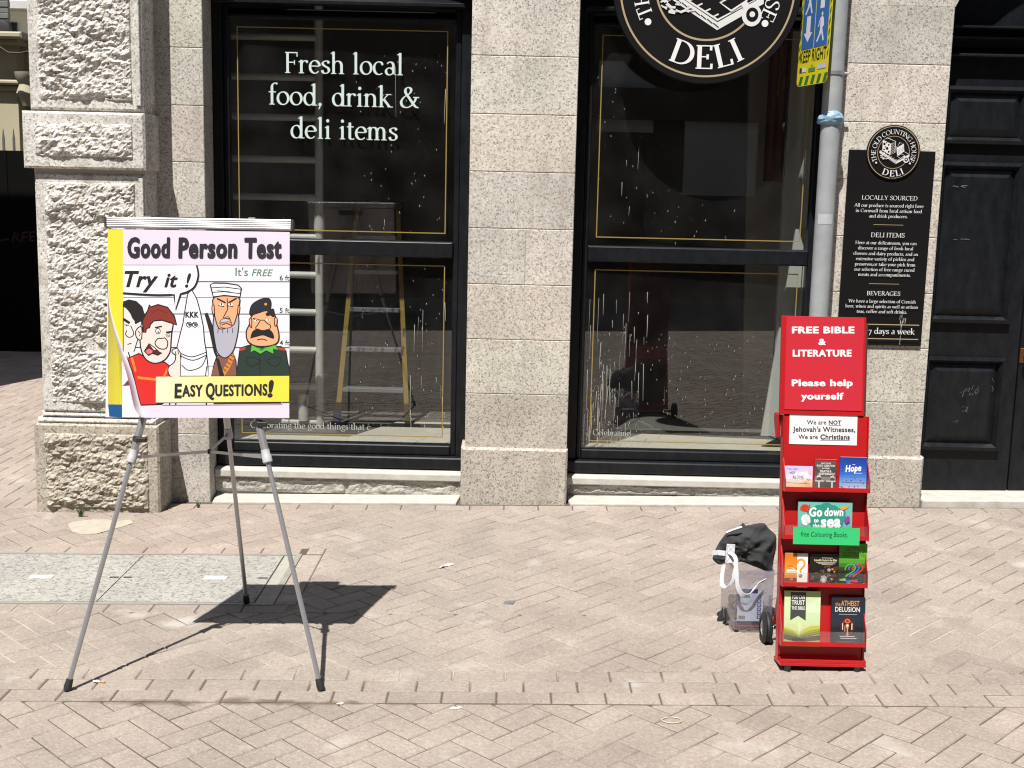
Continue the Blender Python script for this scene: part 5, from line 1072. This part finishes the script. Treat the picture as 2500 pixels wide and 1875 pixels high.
def d6(A, W, H):
    grad(A, W, H, ['#5a1d10', '#6e2a14', '#7c2f12', '#e0952c', '#efae38', '#f3a336', '#f29b30', '#ee942e', '#e88c2c', '#e0852a', '#da7f2a'])
    A.rect(0, H*.10, W, H*.16, '#f0a838'); A.rect(W*.54, 0, W, H*.10, '#fbfaf8'); A.rect(W*.54, H*.16, W, H, '#fbfaf8'); A.ell(W*.28, H*.52, W*.2, H*.06, '#fbdc80'); A.ell(W*.30, H*.23, W*.09, H*.03, '#e8702a')
    A.sans('Is There', (W*.12, H*.61), (W*.36, H*.61), '#5a3a12', 0, 0, H*.03); A.sans('REALLY a', (W*.12, H*.53), (W*.52, H*.53), '#5a3a12', .01, 0, H*.045); A.sans('GOD', (W*.08, H*.42), (W*.53, H*.42), '#ffffff', .04, 0, H*.085)
    A.line(spline([(W*.56, H*.70), (W*.58, H*.79), (W*.74, H*.82), (W*.86, H*.74), (W*.82, H*.62), (W*.70, H*.53), (W*.69, H*.44)], 6), W*.085, '#eea63a'); A.ell(W*.69, H*.34, W*.085, H*.055, '#a5813f'); A.ell(W*.67, H*.355, W*.03, H*.02, '#d9c48a')
def d7(A, W, H):
    A.rect(0, 0, W, H, '#15120f')
    r = random.Random(12)
    for k in range(46):
        c = r.choice(['#5a3216', '#83501f', '#2b2320', '#3a2a1e', '#1d1d24', '#4c3d32', '#241a14']); blob(A, W*r.uniform(.08, .92), H*r.uniform(.05, .62), W*r.uniform(.03, .13), H*r.uniform(.02, .07), c, k, 10, .4)
    for k in range(12): blob(A, W*r.uniform(.55, .9), H*r.uniform(.05, .58), W*r.uniform(.015, .05), H*r.uniform(.01, .03), r.choice(['#c9803a', '#e0a25a', '#a85f28']), k+90, 9, .4)
    A.ell(W*.66, H*.54, W*.065, H*.05, '#a8a49a'); blob(A, W*.47, H*.25, W*.11, H*.13, '#b9b2a2', 5); blob(A, W*.48, H*.22, W*.05, H*.06, '#e6dfd0', 6); blob(A, W*.62, H*.36, W*.03, H*.05, '#5a78c8', 8)
    A.sans('Scientific Facts in the Bible', (W*.14, H*.80), (W*.93, H*.81), '#f0e6a8', .03, 0, H*.07)
    for y, a, b_ in ((.905, .4, .78), (.765, .2, .9), (.73, .28, .85), (.70, .4, .78)): A.line([(W*a, H*y), (W*b_, H*y)], H*.014, '#d9d5cc')
def d8(A, W, H):
    grad(A, W, H, ['#171614', '#171715', '#1a1b16', '#1f2519', '#2c3f1e', '#427a26', '#56a52c', '#5fb832', '#63bf36', '#62bd36', '#5fb834'])
    A.sans('ULTIMATE', (W*.25, H*.83), (W*.92, H*.83), '#1e3515', -.004, 0, H*.095); A.sans('QUESTIONS', (W*.10, H*.71), (W*.90, H*.71), '#1e3515', -.004, 0, H*.10)
    for k, (c, dx) in enumerate((('#e04038', .26), ('#4a72d8', .13), ('#58b84a', 0))):
        A.line(spline([(W*(.22+dx), H*.40), (W*(.30+dx), H*.50), (W*(.46+dx), H*.52), (W*(.58+dx), H*.46), (W*(.52+dx), H*.38), (W*(.34+dx), H*.30), (W*(.24+dx), H*.24)], 5), W*.06, c)
        A.line(spline([(W*(.25+dx), H*.41), (W*(.32+dx), H*.485), (W*(.46+dx), H*.505), (W*(.55+dx), H*.455), (W*(.49+dx), H*.385), (W*(.32+dx), H*.31)], 5), W*.014, '#20261c')
    for x, y, c, rx in ((.16, .17, '#7fd05e', .13), (.36, .13, '#4a72d8', .1), (.58, .15, '#d93a30', .14), (.52, .06, '#ecc22e', .16), (.36, .07, '#58b84a', .08)): blob(A, W*x, H*y, W*rx, H*.035, c, int(x*100), 15, .5)
    A.ell(W*.90, H*.08, W*.03, H*.017, '#c9c9c4')
def d9(A, W, H):
    grad(A, W, H, ['#c9cf78', '#cfd688', '#d3dd98', '#d5e3a6', '#d6e8b2', '#d6ecba', '#d8eec0', '#daf0c2', '#d6ecb4', '#d0e8a6'])
    A.poly([(W*.55, H*.70), (W, H*.90), (W, H*.62), (W*.7, H*.6)], '#e3f3cc')
    A.poly([(W*.17, H*.98), (W*.59, H*.98), (W*.60, H*.47), (W*.385, H*.555), (W*.17, H*.47)], '#4a4a48')
    for t, y, a, b_, h in (('YOU CAN', .855, .20, .56, .075), ('TRUST', .755, .20, .56, .082), ('THE BIBLE', .665, .20, .565, .062)): A.sans(t, (W*a, H*y), (W*b_, H*y), '#eef0e6', .03, 0, H*h)
    A.poly([(0, H*.22), (W*.25, H*.19), (W*.42, H*.16), (W*.62, H*.18), (W, H*.22), (W, H*.13), (W*.6, H*.10), (W*.3, H*.10), (0, H*.14)], '#5d5432')
    for k in range(6):
        c = ['#7a7a1e', '#9aa02a', '#8a8c24', '#b0b53a', '#a2a632', '#c4ca5a'][k]; o = .018*k
        A.poly([(W*.42, H*(.17+o*.4)), (W*.30, H*(.23+o*.6)), (W*.12, H*(.30+o*.4)), (0, H*(.31+o*.4)), (0, H*(.22+o)), (W*.2, H*(.19+o))], c)
        A.poly([(W*.42, H*(.17+o*.4)), (W*.55, H*(.27+o*.5)), (W*.75, H*(.35+o*.3)), (W, H*(.36+o*.3)), (W, H*(.24+o)), (W*.7, H*(.20+o))], c)
    A.poly([(W*.42, H*.20), (W*.37, H*.38), (W*.40, H*.48), (W*.50, H*.34)], '#e6ecb0'); A.ell(W*.42, H*.135, W*.2, H*.03, '#3e3620')
    A.rect(W*.10, H*.012, W*.56, H*.060, '#8b8f86'); A.rect(W*.12, H*.020, W*.54, H*.05, '#e8eae6')
def d10(A, W, H):
    grad(A, W, H, ['#1b222c', '#1c242e', '#1e2731', '#202a35', '#232d39', '#25303d', '#232e3b', '#212b37', '#202934', '#1e2731']); A.poly([(0, H*.36), (W*.3, H*.44), (W*.7, H*.44), (W, H*.38), (W, 0), (0, 0)], '#1a212b')
    A.sans('the', (W*.11, H*.83), (W*.26, H*.83), '#e8903a', .01, 0, H*.075); A.sans('ATHEIST', (W*.28, H*.83), (W*.82, H*.83), '#efa24a', .012, 0, H*.11); A.sans('DELUSION', (W*.11, H*.71), (W*.84, H*.71), '#f4f2ee', .014, 0, H*.10)
    A.line([(W*.22, H*.655), (W*.76, H*.655)], H*.010, '#b9bcc2')
    A.ell(W*.48, H*.42, W*.21, H*.20, '#5a1f1a'); A.ell(W*.48, H*.42, W*.185, H*.18, '#2a2228'); A.ring(W*.48, H*.42, W*.155, W*.170, '#e0563a', 30, 10, 170)
    A.rect(W*.33, H*.34, W*.355, H*.47, '#efe6e0'); A.rect(W*.60, H*.34, W*.63, H*.47, '#efe6e0'); A.rect(W*.40, H*.30, W*.42, H*.43, '#d8a8a0'); A.ell(W*.48, H*.52, W*.085, H*.05, '#f06a3c'); A.ell(W*.48, H*.52, W*.04, H*.022, '#8a2a1c'); A.poly([(W*.43, H*.45), (W*.53, H*.45), (W*.50, H*.34), (W*.52, H*.22), (W*.46, H*.22), (W*.47, H*.34)], '#f3a050'); A.ell(W*.48, H*.43, W*.035, H*.025, '#ffe7b0')
    for y, a, b_ in ((.205, .26, .7), (.165, .28, .76), (.10, .15, .9), (.075, .2, .85)): A.line([(W*a, H*y), (W*b_, H*y)], H*(.018 if y > .12 else .010), '#c9ccd2' if y > .12 else '#666d78')
book('booklet', 'square pastel pink and orange booklet at the left of the top shelf', 'booklet', (543, 352), (718, 352), (729, 512), (552, 512), '#e9dcf4', .003, .022, d1)
book('booklet', 'small dark booklet with red border and white fence picture on top shelf', 'booklet', (728, 310), (866, 310), (881, 511), (738, 511), '#a8202c', .003, .022, d2)
book('booklet', 'bright blue booklet with flying birds and white script on top shelf', 'booklet', (886, 296), (1056, 298), (1064, 515), (898, 515), '#2250b0', .010, .022, d3)
book('colouring_book', 'turquoise colouring book with seashells on the second shelf', 'book', (632, 577), (968, 578), (972, 812), (634, 812), '#5ab8aa', .012, .026, d4)
book('card_sign', 'bright green handwritten card clipped to front of the second shelf', 'card', (603, 734), (1017, 737), (1018, 845), (604, 841), '#3ecf7e', .0012, PD+.0085, d5, '#3ecf7e')
book('booklet', 'orange and white booklet with big question mark on third shelf', 'booklet', (544, 895), (688, 895), (698, 1107), (556, 1107), '#e8a040', .003, .022, d6)
book('book', 'dark brown and black book with yellow title in the middle of third shelf', 'book', (704, 904), (884, 904), (888, 1107), (708, 1107), '#14110e', .008, .024, d7)
book('booklet', 'green and black booklet with rainbow question marks at right of third shelf', 'booklet', (886, 836), (1060, 834), (1066, 1107), (890, 1107), '#4f9a2e', .004, .020, d8)
book('book', 'large pale lime book with open book picture on the bottom shelf', 'book', (537, 1130), (762, 1130), (780, 1477), (556, 1477), '#cdd68a', .012, .024, d9)
book('book', 'navy book with glowing red lamp picture at right of the bottom shelf', 'book', (834, 1172), (1045, 1170), (1056, 1475), (845, 1475), '#202a36', .010, .024, d10)

# ------------------------------------------------------------------ clear box and black bag behind the stand
z8 = lambda x, y: (1700+x/4.74, 1250+y/4.74)
bx0, bx1, by0, by1 = .957, 1.112, -2.112, -1.93; zg = gz(1.03)+.012
BX = thing('storage_box', (1.03, -1.96, gz(1.03)), 'clear plastic tub of leaflets on the paving behind the red stand', 'plastic box')
bh = at(1830, 1392, by0).z-zg; m = MB(); th = .003; xo = -.02
def wall_(a, b_, c, d, z0, z1): m.hexa([(a[0], a[1], z0), (b_[0], b_[1], z0), (c[0], c[1], z0), (d[0], d[1], z0), (a[0]-.006, a[1], z1), (b_[0], b_[1], z1), (c[0], c[1], z1), (d[0]-.006, d[1], z1)])
wall_((bx0, by0), (bx1, by0), (bx1, by0+th), (bx0, by0+th), zg, zg+bh); wall_((bx0-.028, by1-th), (bx1, by1-th), (bx1, by1), (bx0-.028, by1), zg, zg+bh)
m.hexa([(bx0, by0+th, zg), (bx0+th, by0+th, zg), (bx0-.028+th, by1-th, zg), (bx0-.028, by1-th, zg), (bx0-.006, by0+th, zg+bh), (bx0-.006+th, by0+th, zg+bh), (bx0-.034+th, by1-th, zg+bh), (bx0-.034, by1-th, zg+bh)])
m.box(bx1-th, bx1, by0+th, by1-th, zg, zg+bh); m.box(bx0-.012, bx1-th, by0+th, by1-th, zg, zg+th)
m.build('tub', PLASTIC, BX)
m = MB(); m.box(bx0-.014, bx1+.006, by0-.010, by0-.0005, zg+bh-.016, zg+bh-.004); m.box(bx0-.014, bx0-.004, by0, by1, zg+bh-.016, zg+bh-.004); m.build('rim', PLASTIC, BX, bevel=.002)
for x, y in ((bx0+.012, by0+.012), (bx1-.012, by0+.012), (bx0-.01, by1-.02), (bx1-.012, by1-.02)): m = MB(); m.tube([(x, y, gz(x)), (x, y, zg)], .009, 10); m.build('foot', RUBBER, BX)
A = Art((bx0+.012, by0+.014, zg+.035), (1, 0, 0), (0, .12, 1)); ww, hg = .108, .135
m = MB(); m.prism([A.o+A.ex*x+A.ey*y for x, y in ((0, 0), (ww, 0), (ww, hg), (0, hg))], -A.n*.0015); lf = tag(m.build('leaflet_pack', ink('#dfe3ee')), 'white packet with green mark and blue icons inside the clear tub', 'packet')
A.rect(.008, .070, .04, .073, '#3b4a5a'); A.poly([(.01, .098), (.055, .098), (.05, .112), (.03, .118)], '#4fae62'); A.rect(0, .118, .085, .135, '#35436a')
for k in range(6): A.rect(.083, .010+.017*k, .100, .024+.017*k, '#3c4f86'); A.ell(.0915, .017+.017*k, .004, .004, '#dfe3ee', 8)
for k in range(9): A.rect(.006+.003*k, .008, .0075+.003*k+(k % 3)*.0005, .022, '#3a3a3a')
A.ring(.018, .055, .006, .009, '#a9b0ba', 14); A.build('printed_face', lf)
m = MB(); rnd = random.Random(3); o = []
mats_ = [ink('#5a6a9c'), ink('#dfe0e6'), ink('#57a857'), ink('#8a90a8'), ink('#c8473c'), ink('#2d3a66')]
for k in range(13): x = bx0-.006; z_ = zg+.006+k*.0075; m.box(x+rnd.uniform(0, .006), bx1-.012-rnd.uniform(0, .02), by0+.02+.01*rnd.random(), by1-.03, z_, z_+.0068, rnd.randrange(6))
tag(m.build('leaflet_stack', mats_), 'stack of mixed leaflets lying in the bottom of the clear tub', 'leaflets')
o = gnd(1764, 1518); m = MB(); m.prism([at(*p, o.y) for p in ((1751, 1514), (1766, 1516), (1766, 1482))], (.0, .012, .0)); tag(m.build('black_wedge', BAGM), 'small black wedge on the paving left of the clear tub', 'cloth')  # flat black triangle standing on edge
# bag
BG = thing('canvas_bag', (1.03, -2.0, zg+bh), 'black canvas bag with white strap handles slumped over the clear tub', 'bag')
yb = -2.03; zb8 = lambda x, y, Y=yb: at(*z8(x, y), Y)
def dense(p, k=3): return [tuple(p[i][q]+(p[(i+1) % len(p)][q]-p[i][q])*j/k for q in (0, 1)) for i in range(len(p)) for j in range(k)]
ol = [(178, 545), (205, 470), (232, 405), (290, 310), (352, 238), (440, 190), (520, 165), (600, 155), (690, 140), (795, 122), (850, 190), (938, 268), (940, 400), (915, 520), (885, 700), (800, 690), (720, 655), (640, 622), (560, 590), (500, 575), (440, 600), (340, 588), (262, 618), (215, 588)]
m = MB(); m.pillow([zb8(*p) for p in dense(ol)], (0, -1, .12), .046, 16, 1.6, .026, 13); bag = m.build('bag_body', BAGM, BG, smooth=True, subd=1)
m = MB(); m.pillow([zb8(*p, yb+.02) for p in ((500, 175), (538, 122), (585, 175), (560, 230), (510, 230))], (0, -1, 0), .012, 4, 1, .004, 30); m.build('bag_corner', BAGM, BG, smooth=True)
yf = yb-.066
def strip(pts, wv, Y, name='strap', th=.0018):
    path = [zb8(x, y, Y+d) for x, y, d in pts]; sp_ = []
    n = len(path)
    pts3 = [tuple(p) for p in path]
    for i in range(n-1):
        a, b_, c, d = [Vector(pts3[q]) for q in (max(i-1, 0), i, i+1, min(i+2, n-1))]
        for j in range(6):
            t = j/6; sp_.append(.5*(2*b_+(c-a)*t+(2*a-5*b_+4*c-d)*t*t+(3*b_-a-3*c+d)*t**3))
    sp_.append(path[-1]); m = MB(); m.ribbon(sp_, wv, th); return m.build(name, WEBM, BG)
m = MB(); m.ribbon([zb8(192, 470, yb-.022), zb8(250, 468, yb-.045), zb8(340, 478, yf+.006)], Vector((0, .0, .021)), .003); m.build('strap_band', WEBM, BG)
m = MB(); m.ribbon([zb8(352, 238, yb-.02), zb8(440, 200, yb-.035), zb8(530, 172, yb-.036)], Vector((0, .004, .005)), .003); m.build('strap_band', WEBM, BG)
A = Art(zb8(336, 585, yf-.004), (1, 0, -.05), (0, .10, 1)); wq = (zb8(432, 585, yf)-zb8(336, 585, yf)).x; hq = zb8(336, 375, yf).z-zb8(336, 585, yf).z
m = MB(); m.prism([A.w(p) for p in ((0, 0), (wq, 0), (wq, hq), (0, hq))], -A.n*.004); pt = m.build('stitched_patch', WEBM, BG)
for a, b_ in (((.1, .05), (.9, .05)), ((.1, .5), (.9, .5)), ((.1, .95), (.9, .95)), ((.1, .05), (.1, .95)), ((.9, .05), (.9, .95)), ((.1, .05), (.9, .5)), ((.9, .05), (.1, .5)), ((.1, .5), (.9, .95)), ((.9, .5), (.1, .95))): A.line([(wq*a[0], hq*a[1]), (wq*b_[0], hq*b_[1])], .0008, '#3a3a40')
A.build('stitching', pt)
strip([(385, 470, -.004), (440, 510, -.016), (462, 590, -.022), (440, 700, -.026), (420, 790, -.026), (350, 872, -.022), (296, 830, -.012), (300, 720, -.004), (320, 610, .004)], Vector((.016, 0, .006)), yf, 'handle')
strip([(448, 560, -.020), (470, 700, -.030), (478, 850, -.034), (520, 940, -.036), (575, 968, -.036), (640, 920, -.034), (700, 840, -.026), (790, 785, -.012)], Vector((.012, -.008, .017)), yf, 'handle')

# ------------------------------------------------------------------ litter and weeds
def scrap(name, px, outline, c, label, cat, lift=.0015, bend=.004):
    o = gnd(*px); m = MB(); n = len(outline); vs = [(o.x+x, o.y+y, gz(o.x+x)+.0015+lift+bend*noise.noise((x*60+px[0], y*60, 1))) for x, y in outline]
    m.prism([Vector(v) for v in vs], (0, 0, .0012)); return tag(m.build(name, c), label, cat)
scrap('paper_scrap', (1088, 1383), [(-.032, -.035), (-.02, -.005), (.006, .018), (.034, .028), (.036, .016), (.012, .0), (-.008, -.016), (-.02, -.034)], WHITEV, 'torn white strip of tissue on the paving right of the poster shadow', 'litter', .004, .01)
scrap('foil_scrap', (1242, 1472), [(-.026, -.018), (.020, -.022), (.028, .022), (-.016, .018)], plain('silver_foil', (.32, .37, .42), .35, .7), 'small silver foil wrapper lying alone mid paving', 'litter', .002, .006)
scrap('paper_scrap', (1113, 1730), [(-.022, -.006), (.0, -.012), (.022, .002), (.012, .008), (.0, .004), (-.012, .010)], WHITEV, 'tiny white paper scrap beside the damp joint near the bottom edge', 'litter')
scrap('paper_scrap', (830, 1720), [(-.014, -.004), (.008, -.006), (.014, .004), (-.006, .007)], WHITEV, 'tiny white fleck by the damp joint below the right easel foot', 'litter')
o = gnd(246, 1668); m = MB(); m.tube([(o.x-.030, o.y+.006, gz(o.x)+.005), (o.x-.004, o.y+.002, gz(o.x)+.005)], .0038, 10); m.tube([(o.x-.004, o.y+.002, gz(o.x)+.005), (o.x+.016, o.y-.001, gz(o.x)+.005)], .004, 10, 1)
tag(m.build('cigarette_end', [WHITEV, plain('filter_paper', (.55, .30, .09), .8)]), 'cigarette end with orange filter by the left easel foot', 'litter')
o = gnd(1640, 1760); m = MB(); m.tube([(o.x+.033*math.cos(a*.2618)*(1+.08*math.sin(a*.6)), o.y+.024*math.sin(a*.2618), gz(o.x)+.003) for a in range(25)], .0016, 8); tag(m.build('rubber_band', plain('pale_rubber', (.60, .53, .38), .6)), 'pale rubber band loop lying on the paving near the bottom edge', 'rubber band')
def weed(px, hgt, n, spread, label, seed, dz=0.):
    r = random.Random(seed); o = gnd(*px); m = MB()
    for k in range(n):
        a = r.uniform(0, 6.28); l = hgt*r.uniform(.5, 1.1); sx = spread*r.uniform(.2, 1); p0 = Vector((o.x+r.uniform(-.02, .02)*spread*12, o.y+r.uniform(-.006, .006), gz(o.x)+dz)); d = Vector((math.cos(a)*sx, math.sin(a)*sx*.5, l)); wv = Vector((-math.sin(a), math.cos(a), 0))*.0035*r.uniform(.6, 1.4)
        p1 = p0+d*.55+Vector((0, 0, l*.1)); p2 = p0+d
        m.add([p0-wv*.4, p0+wv*.4, p1+wv, p1-wv, p2], [(0, 1, 2, 3), (3, 2, 4)])
    return tag(m.build('weed', LEAF), label, 'weed', 'weeds in the paving joints')
weed((196, 1262), .05, 34, .035, 'bright green weed tuft at the foot of the rough corner pier', 1)
weed((484, 1240), .035, 16, .02, 'yellowish weed sprig in the paving joint right of the corner pier', 2)
weed((2312, 1233), .02, 22, .05, 'low weed trailing along the foot of the cream door step', 3)

# ------------------------------------------------------------------ alley at the left: gate and houses beyond
BG_ = thing('spiked_gate', (-6.5, 6.57, gz(-6.5)), 'solid black spiked gate closing the alley left of the pier', 'gate')
GY = 6.55; GB = plain('dead_black_paint', (.004, .004, .004), .9, spec=.08, var=.2)
m = MB(); zg0 = gz(-6.5)+.02; zg1 = 2.125
for k in range(10): x = -10+.55*k; m.block(x, x+.545, GY, GY+.03, zg0, zg1, .004)
for z_ in (zg0+.15, zg1-.12): m.box(-10, -4.5, GY+.031, GY+.07, z_, z_+.08)
m.build('gate_panel', GB, BG_)
for k in range(14):
    x = at(8+25*k-100, 360, GY).x; m = MB(); m.prism([(x-.013, GY+.01, zg1), (x+.013, GY+.01, zg1), (x+.013, GY+.01, zg1+.12), (x, GY+.01, zg1+.235), (x-.013, GY+.01, zg1+.12)], (0, .012, 0)); m.build('spike', plain('grey_spike', (.10, .10, .09), .6), BG_)
GA = Art((-6, GY, 0), (1, 0, 0), (0, 0, 1), z0=.002); RG = plain('faded_red_spray', (.045, .012, .010), .8)
for l in (((0, 588), (22, 583)), ((30, 592), (36, 568), (46, 570), (38, 580), (50, 590)), ((55, 568), (55, 590)), ((55, 568), (70, 566)), ((55, 579), (67, 578)), ((74, 567), (74, 588)), ((74, 567), (86, 566)), ((74, 578), (84, 577)), ((74, 588), (86, 587))): GA.line([GA.uv(*p) for p in l], .018, RG)
GA.build('spray_marks', BG_)
BH = thing('beige_house', (-8, 8.6, 0), 'old beige rendered house with moulded cornice behind the black gate', 'house')
HB = plain('beige_render', (.47, .42, .29), .9, var=.16, vs=1.6); HB2 = plain('beige_stone_trim', (.40, .36, .27), .9, var=.3, vs=5)
hz = lambda y, Y: at(10, y, Y).z
m = MB(); m.box(-14, at(45, 260, 8.6).x, 8.6, 14, -.3, hz(85, 8.6)); m.box(at(45, 260, 8.6).x, -4.6, 8.85, 14, -.3, hz(85, 8.6)); m.build('wall', HB, BH)
for y0, y1, pr, nm in ((76, 92, .34, 'cornice'), (93, 108, .20, 'cornice'), (194, 206, .12, 'string_course'), (207, 222, .05, 'string_course')):
    m = MB(); a, b_ = hz(y1, 8.6-pr), hz(y0, 8.6-pr); xr = at(45, 260, 8.6).x; m.block(-14, xr+pr*.6, 8.6-pr, 8.7, a, b_, .02); m.block(xr+.0, -4.6, 8.85-pr*.7, 8.9, a-.03, b_-.03, .02); m.build(nm, HB2, BH)
m = MB(); c = at(62, 208, 8.5); m.tube([(c.x, 8.55, c.z-.25), (c.x, 8.55, c.z-.14), (c.x, 8.55, c.z-.10), (c.x, 8.55, c.z+.02), (c.x, 8.55, c.z+.10), (c.x, 8.55, c.z+.16)], [.06, .10, .13, .09, .14, .15], 16); m.build('bracket', HB2, BH, smooth=True)
m = MB(); m.tube([at(0, 115, 8.2), at(20, 128, 8.2), at(48, 130, 8.2), at(75, 124, 8.2)], .012, 8); m.build('cable', RUBBER, BH)
WHS = thing('white_house', (-9, 15, 0), 'white rendered house with grey roof edge and dark window above the beige one', 'house')
m = MB(); m.box(-22, -6, 15, 22, -.3, at(40, 24, 15).z); m.build('wall', plain('white_render', (.70, .71, .70), .9, var=.06, vs=2), WHS)
m = MB(); z_ = at(40, 22, 14.6).z; m.hexa([(-22, 14.5, z_), (-5, 14.5, z_), (-5, 15.4, z_+.02), (-22, 15.4, z_+.02), (-22, 14.5, z_+.12), (-5, 14.5, z_+.12), (-5, 22, z_+1.6), (-22, 22, z_+1.6)]); m.build('roof', plain('light_grey_roof', (.5, .5, .5), .7, var=.1, vs=3), WHS)
m = MB(); a, b_ = at(20, 95, 14.96), at(40, 55, 14.96); m.block(a.x, b_.x, 14.95, 15.02, a.z, b_.z, .01); m.build('window', plain('dark_window', (.02, .022, .025), .2), WHS)
SLT = plain('grey_slate_cladding', (.13, .14, .14), .6, var=.3, vs=5)
SB = thing('slate_chimney', (-8, 10, 3), 'dark grey slate clad block with a round black lamp at the top left corner', 'chimney')
m = MB(); a, b_ = at(-60, 86, 10), at(17, -40, 10); 
for k in range(9): zz_ = a.z+(b_.z-a.z)*k/9; m.block(a.x, b_.x+.004*(k % 2), 10-.01*(k % 2), 10.06, zz_, zz_+(b_.z-a.z)/9-.004, .006)
m.build('cladding', SLT, SB)
m = MB(); c = at(6, 68, 9.9); m.lathe((c.x, 9.98, c.z), (0, -1, 0), [(0, .02), (0, .10), (.05, .115), (.09, .10), (.10, .06), (.10, .001)], 24); m.build('lamp', RUBBER, SB, smooth=True)
NB = thing('shade_building', (-7.2, 3, 0), 'unseen rendered block left of the alley, added to shade the gate', 'building')  # added out of view, sized so its shadow covers the gate
m = MB(); m.box(-10, -5.25, 2.9, 4.35, -.2, 6.0); m.build('wall', HB, NB); m = MB(); m.box(-10.1, -5.22, 2.87, 4.38, 6.0, 6.12); m.build('roof', SLT, NB)

# ------------------------------------------------------------------ across the street, seen in the shop glass
OM = plain('brown_stone_front', (.055, .049, .043), .9, var=.3, vs=1.2)
OB = thing('terrace_building', (0, -13, 0), 'dim stone terrace across the street mirrored in the shop windows', 'building')
m = MB(); m.box(-26, 26, -20, -13, -.5, 9.8); m.build('wall', OM, OB)  # upper storeys are unseen, raised to cut sky fill in the street
for k in range(9):
    x = -16+k*4; m = MB(); m.box(x-1.2, x+1.2, -12.99, -12.9, .3, 2.6); m.build('shopfront', plain('dark_shopfront', (.02, .022, .024), .3), OB)
    m = MB(); m.box(x-.6, x+.6, -12.99, -12.93, 4.2, 6.0); m.build('window', plain('dim_window', (.05, .055, .06), .2), OB)
    m = MB(); m.box(x-.6, x+.6, -12.99, -12.93, 7.0, 8.6); m.build('window', plain('dim_window', (.05, .055, .06), .2), OB)
def mirrored(px, py, Y):
    p = at(px, py, YG); n = Vector((PT, 1, 0)).normalized(); d = (p-CAM); d = d-2*d.dot(n)*n; return p+d*((Y-p.y)/d.y)
for (px0, py0, px1, py1) in ((1462, 150, 1592, 325), (1672, 275, 1840, 480)):  # pale panels added across the street for the grey patches mirrored in the glass
    a, c = mirrored(px0, py0, -12.98), mirrored(px1, py1, -12.98); m = MB(); m.box(min(a.x, c.x), max(a.x, c.x), -12.98, -12.88, min(a.z, c.z), max(a.z, c.z)); m.build('pale_panel', plain('pale_panel_grey', (.62, .66, .70), .7, var=.3, vs=.8), OB)
m = MB(); m.box(-22, 22, -12.985, -12.7, 3.0, 3.5); m.build('fascia', plain('dark_fascia', (.03, .03, .035), .6), OB)

# ------------------------------------------------------------------ inside the shop
SF = thing('scaffold_tower', (-1.5, .8, .285), 'white painted tube frame with ladder rungs behind the left window', 'scaffold')
TUBE = plain('worn_white_tube', (.62, .62, .58), .5, var=.2, vs=20)
YS_ = .75; xs_ = at(780, 850, YS_).x; xt = at(778, 120, YS_).x; m = MB(); m.tube([(xs_, YS_, .29), (xs_, YS_, 3.4)], .0265, 16); m.build('upright', TUBE, SF, smooth=True)
m = MB(); m.tube([(xs_-.85, YS_, .29), (xs_-.85, YS_, 3.4)], .0265, 16); m.build('upright', TUBE, SF, smooth=True)
for y in (1029, 943, 853, 761, 670, 578, 481, 389, 286, 188, 90):
    z_ = at(680, y, YS_).z; m = MB(); m.tube([(xs_-.85, YS_, z_), (xs_, YS_, z_)], .022, 14); m.build('rung', TUBE, SF, smooth=True)
m = MB(); z_ = at(790, 545, YS_).z; m.tube([(xs_, YS_, z_-.05), (xs_, YS_, z_+.05)], .034, 16); m.tube([(xs_-.10, YS_-.03, .33), (xs_-.10, YS_-.03, .50)], .032, 14); m.build('coupler', TUBE, SF)
SFB = thing('step_ladder', (-.9, 1.3, .285), 'yellow sided stepladder with grey treads inside the left window', 'ladder')
YLW = plain('yellow_fibreglass', (.27, .175, .016), .5, var=.1, vs=10); TRD = plain('grey_tread', (.24, .25, .27), .5, .3); DRK = plain('dark_rail', (.02, .02, .022), .6)
lb, lt = at(823, 1036, .80), at(873, 500, 1.15); rb, rt_ = at(995, 1042, .80), at(972, 500, 1.15)
for a, c in ((lb, lt), (rb, rt_)): 
    m = MB(); m.hexa([a+Vector(v) for v in ((-.016, -.02, 0), (.016, -.02, 0), (.016, .03, 0), (-.016, .03, 0))]+[c+Vector(v) for v in ((-.014, -.02, 0), (.014, -.02, 0), (.014, .03, 0), (-.014, .03, 0))]); m.build('side_rail', YLW, SFB)
for y in (948, 850, 753, 660, 575):
    t = (1038-y)/(1038-500); a = lb.lerp(lt, t); c = rb.lerp(rt_, t); m = MB(); m.box(a.x+.016, c.x-.016, a.y-.03, a.y+.05, a.z-.025, a.z); m.build('tread', TRD, SFB, bevel=.002)
for a, c in ((lb+Vector((.03, .62, 0)), lt+Vector((.02, .06, 0))), (rb+Vector((-.03, .62, 0)), rt_+Vector((-.02, .06, 0)))): m = MB(); m.tube([a, c], .014, 8); m.build('rear_rail', DRK, SFB)
m = MB(); m.block(lt.x-.03, rt_.x+.03, lt.y-.05, lt.y+.10, lt.z-.02, lt.z+.03, .006); cpo = m.build('top_cap', DRK, SFB)
A = Art(((lt.x+rt_.x)/2, lt.y-.051, lt.z+.004), (1, 0, 0), (0, 0, 1)); A.ring(0, 0, .05, .056, '#6d6f74'); A.mb.v = [(x, y, A.o.z+(z_-A.o.z)*.32) for x, y, z_ in A.mb.v]; A.build('oval_badge', cpo)
for a in (lb, rb): m = MB(); m.box(a.x-.022, a.x+.022, a.y-.026, a.y+.036, .286, a.z+.10 if a is lb else a.z+.02); m.build('foot', plain('blue_plastic', (.03, .06, .30), .5) if a is lb else RUBBER, SFB)
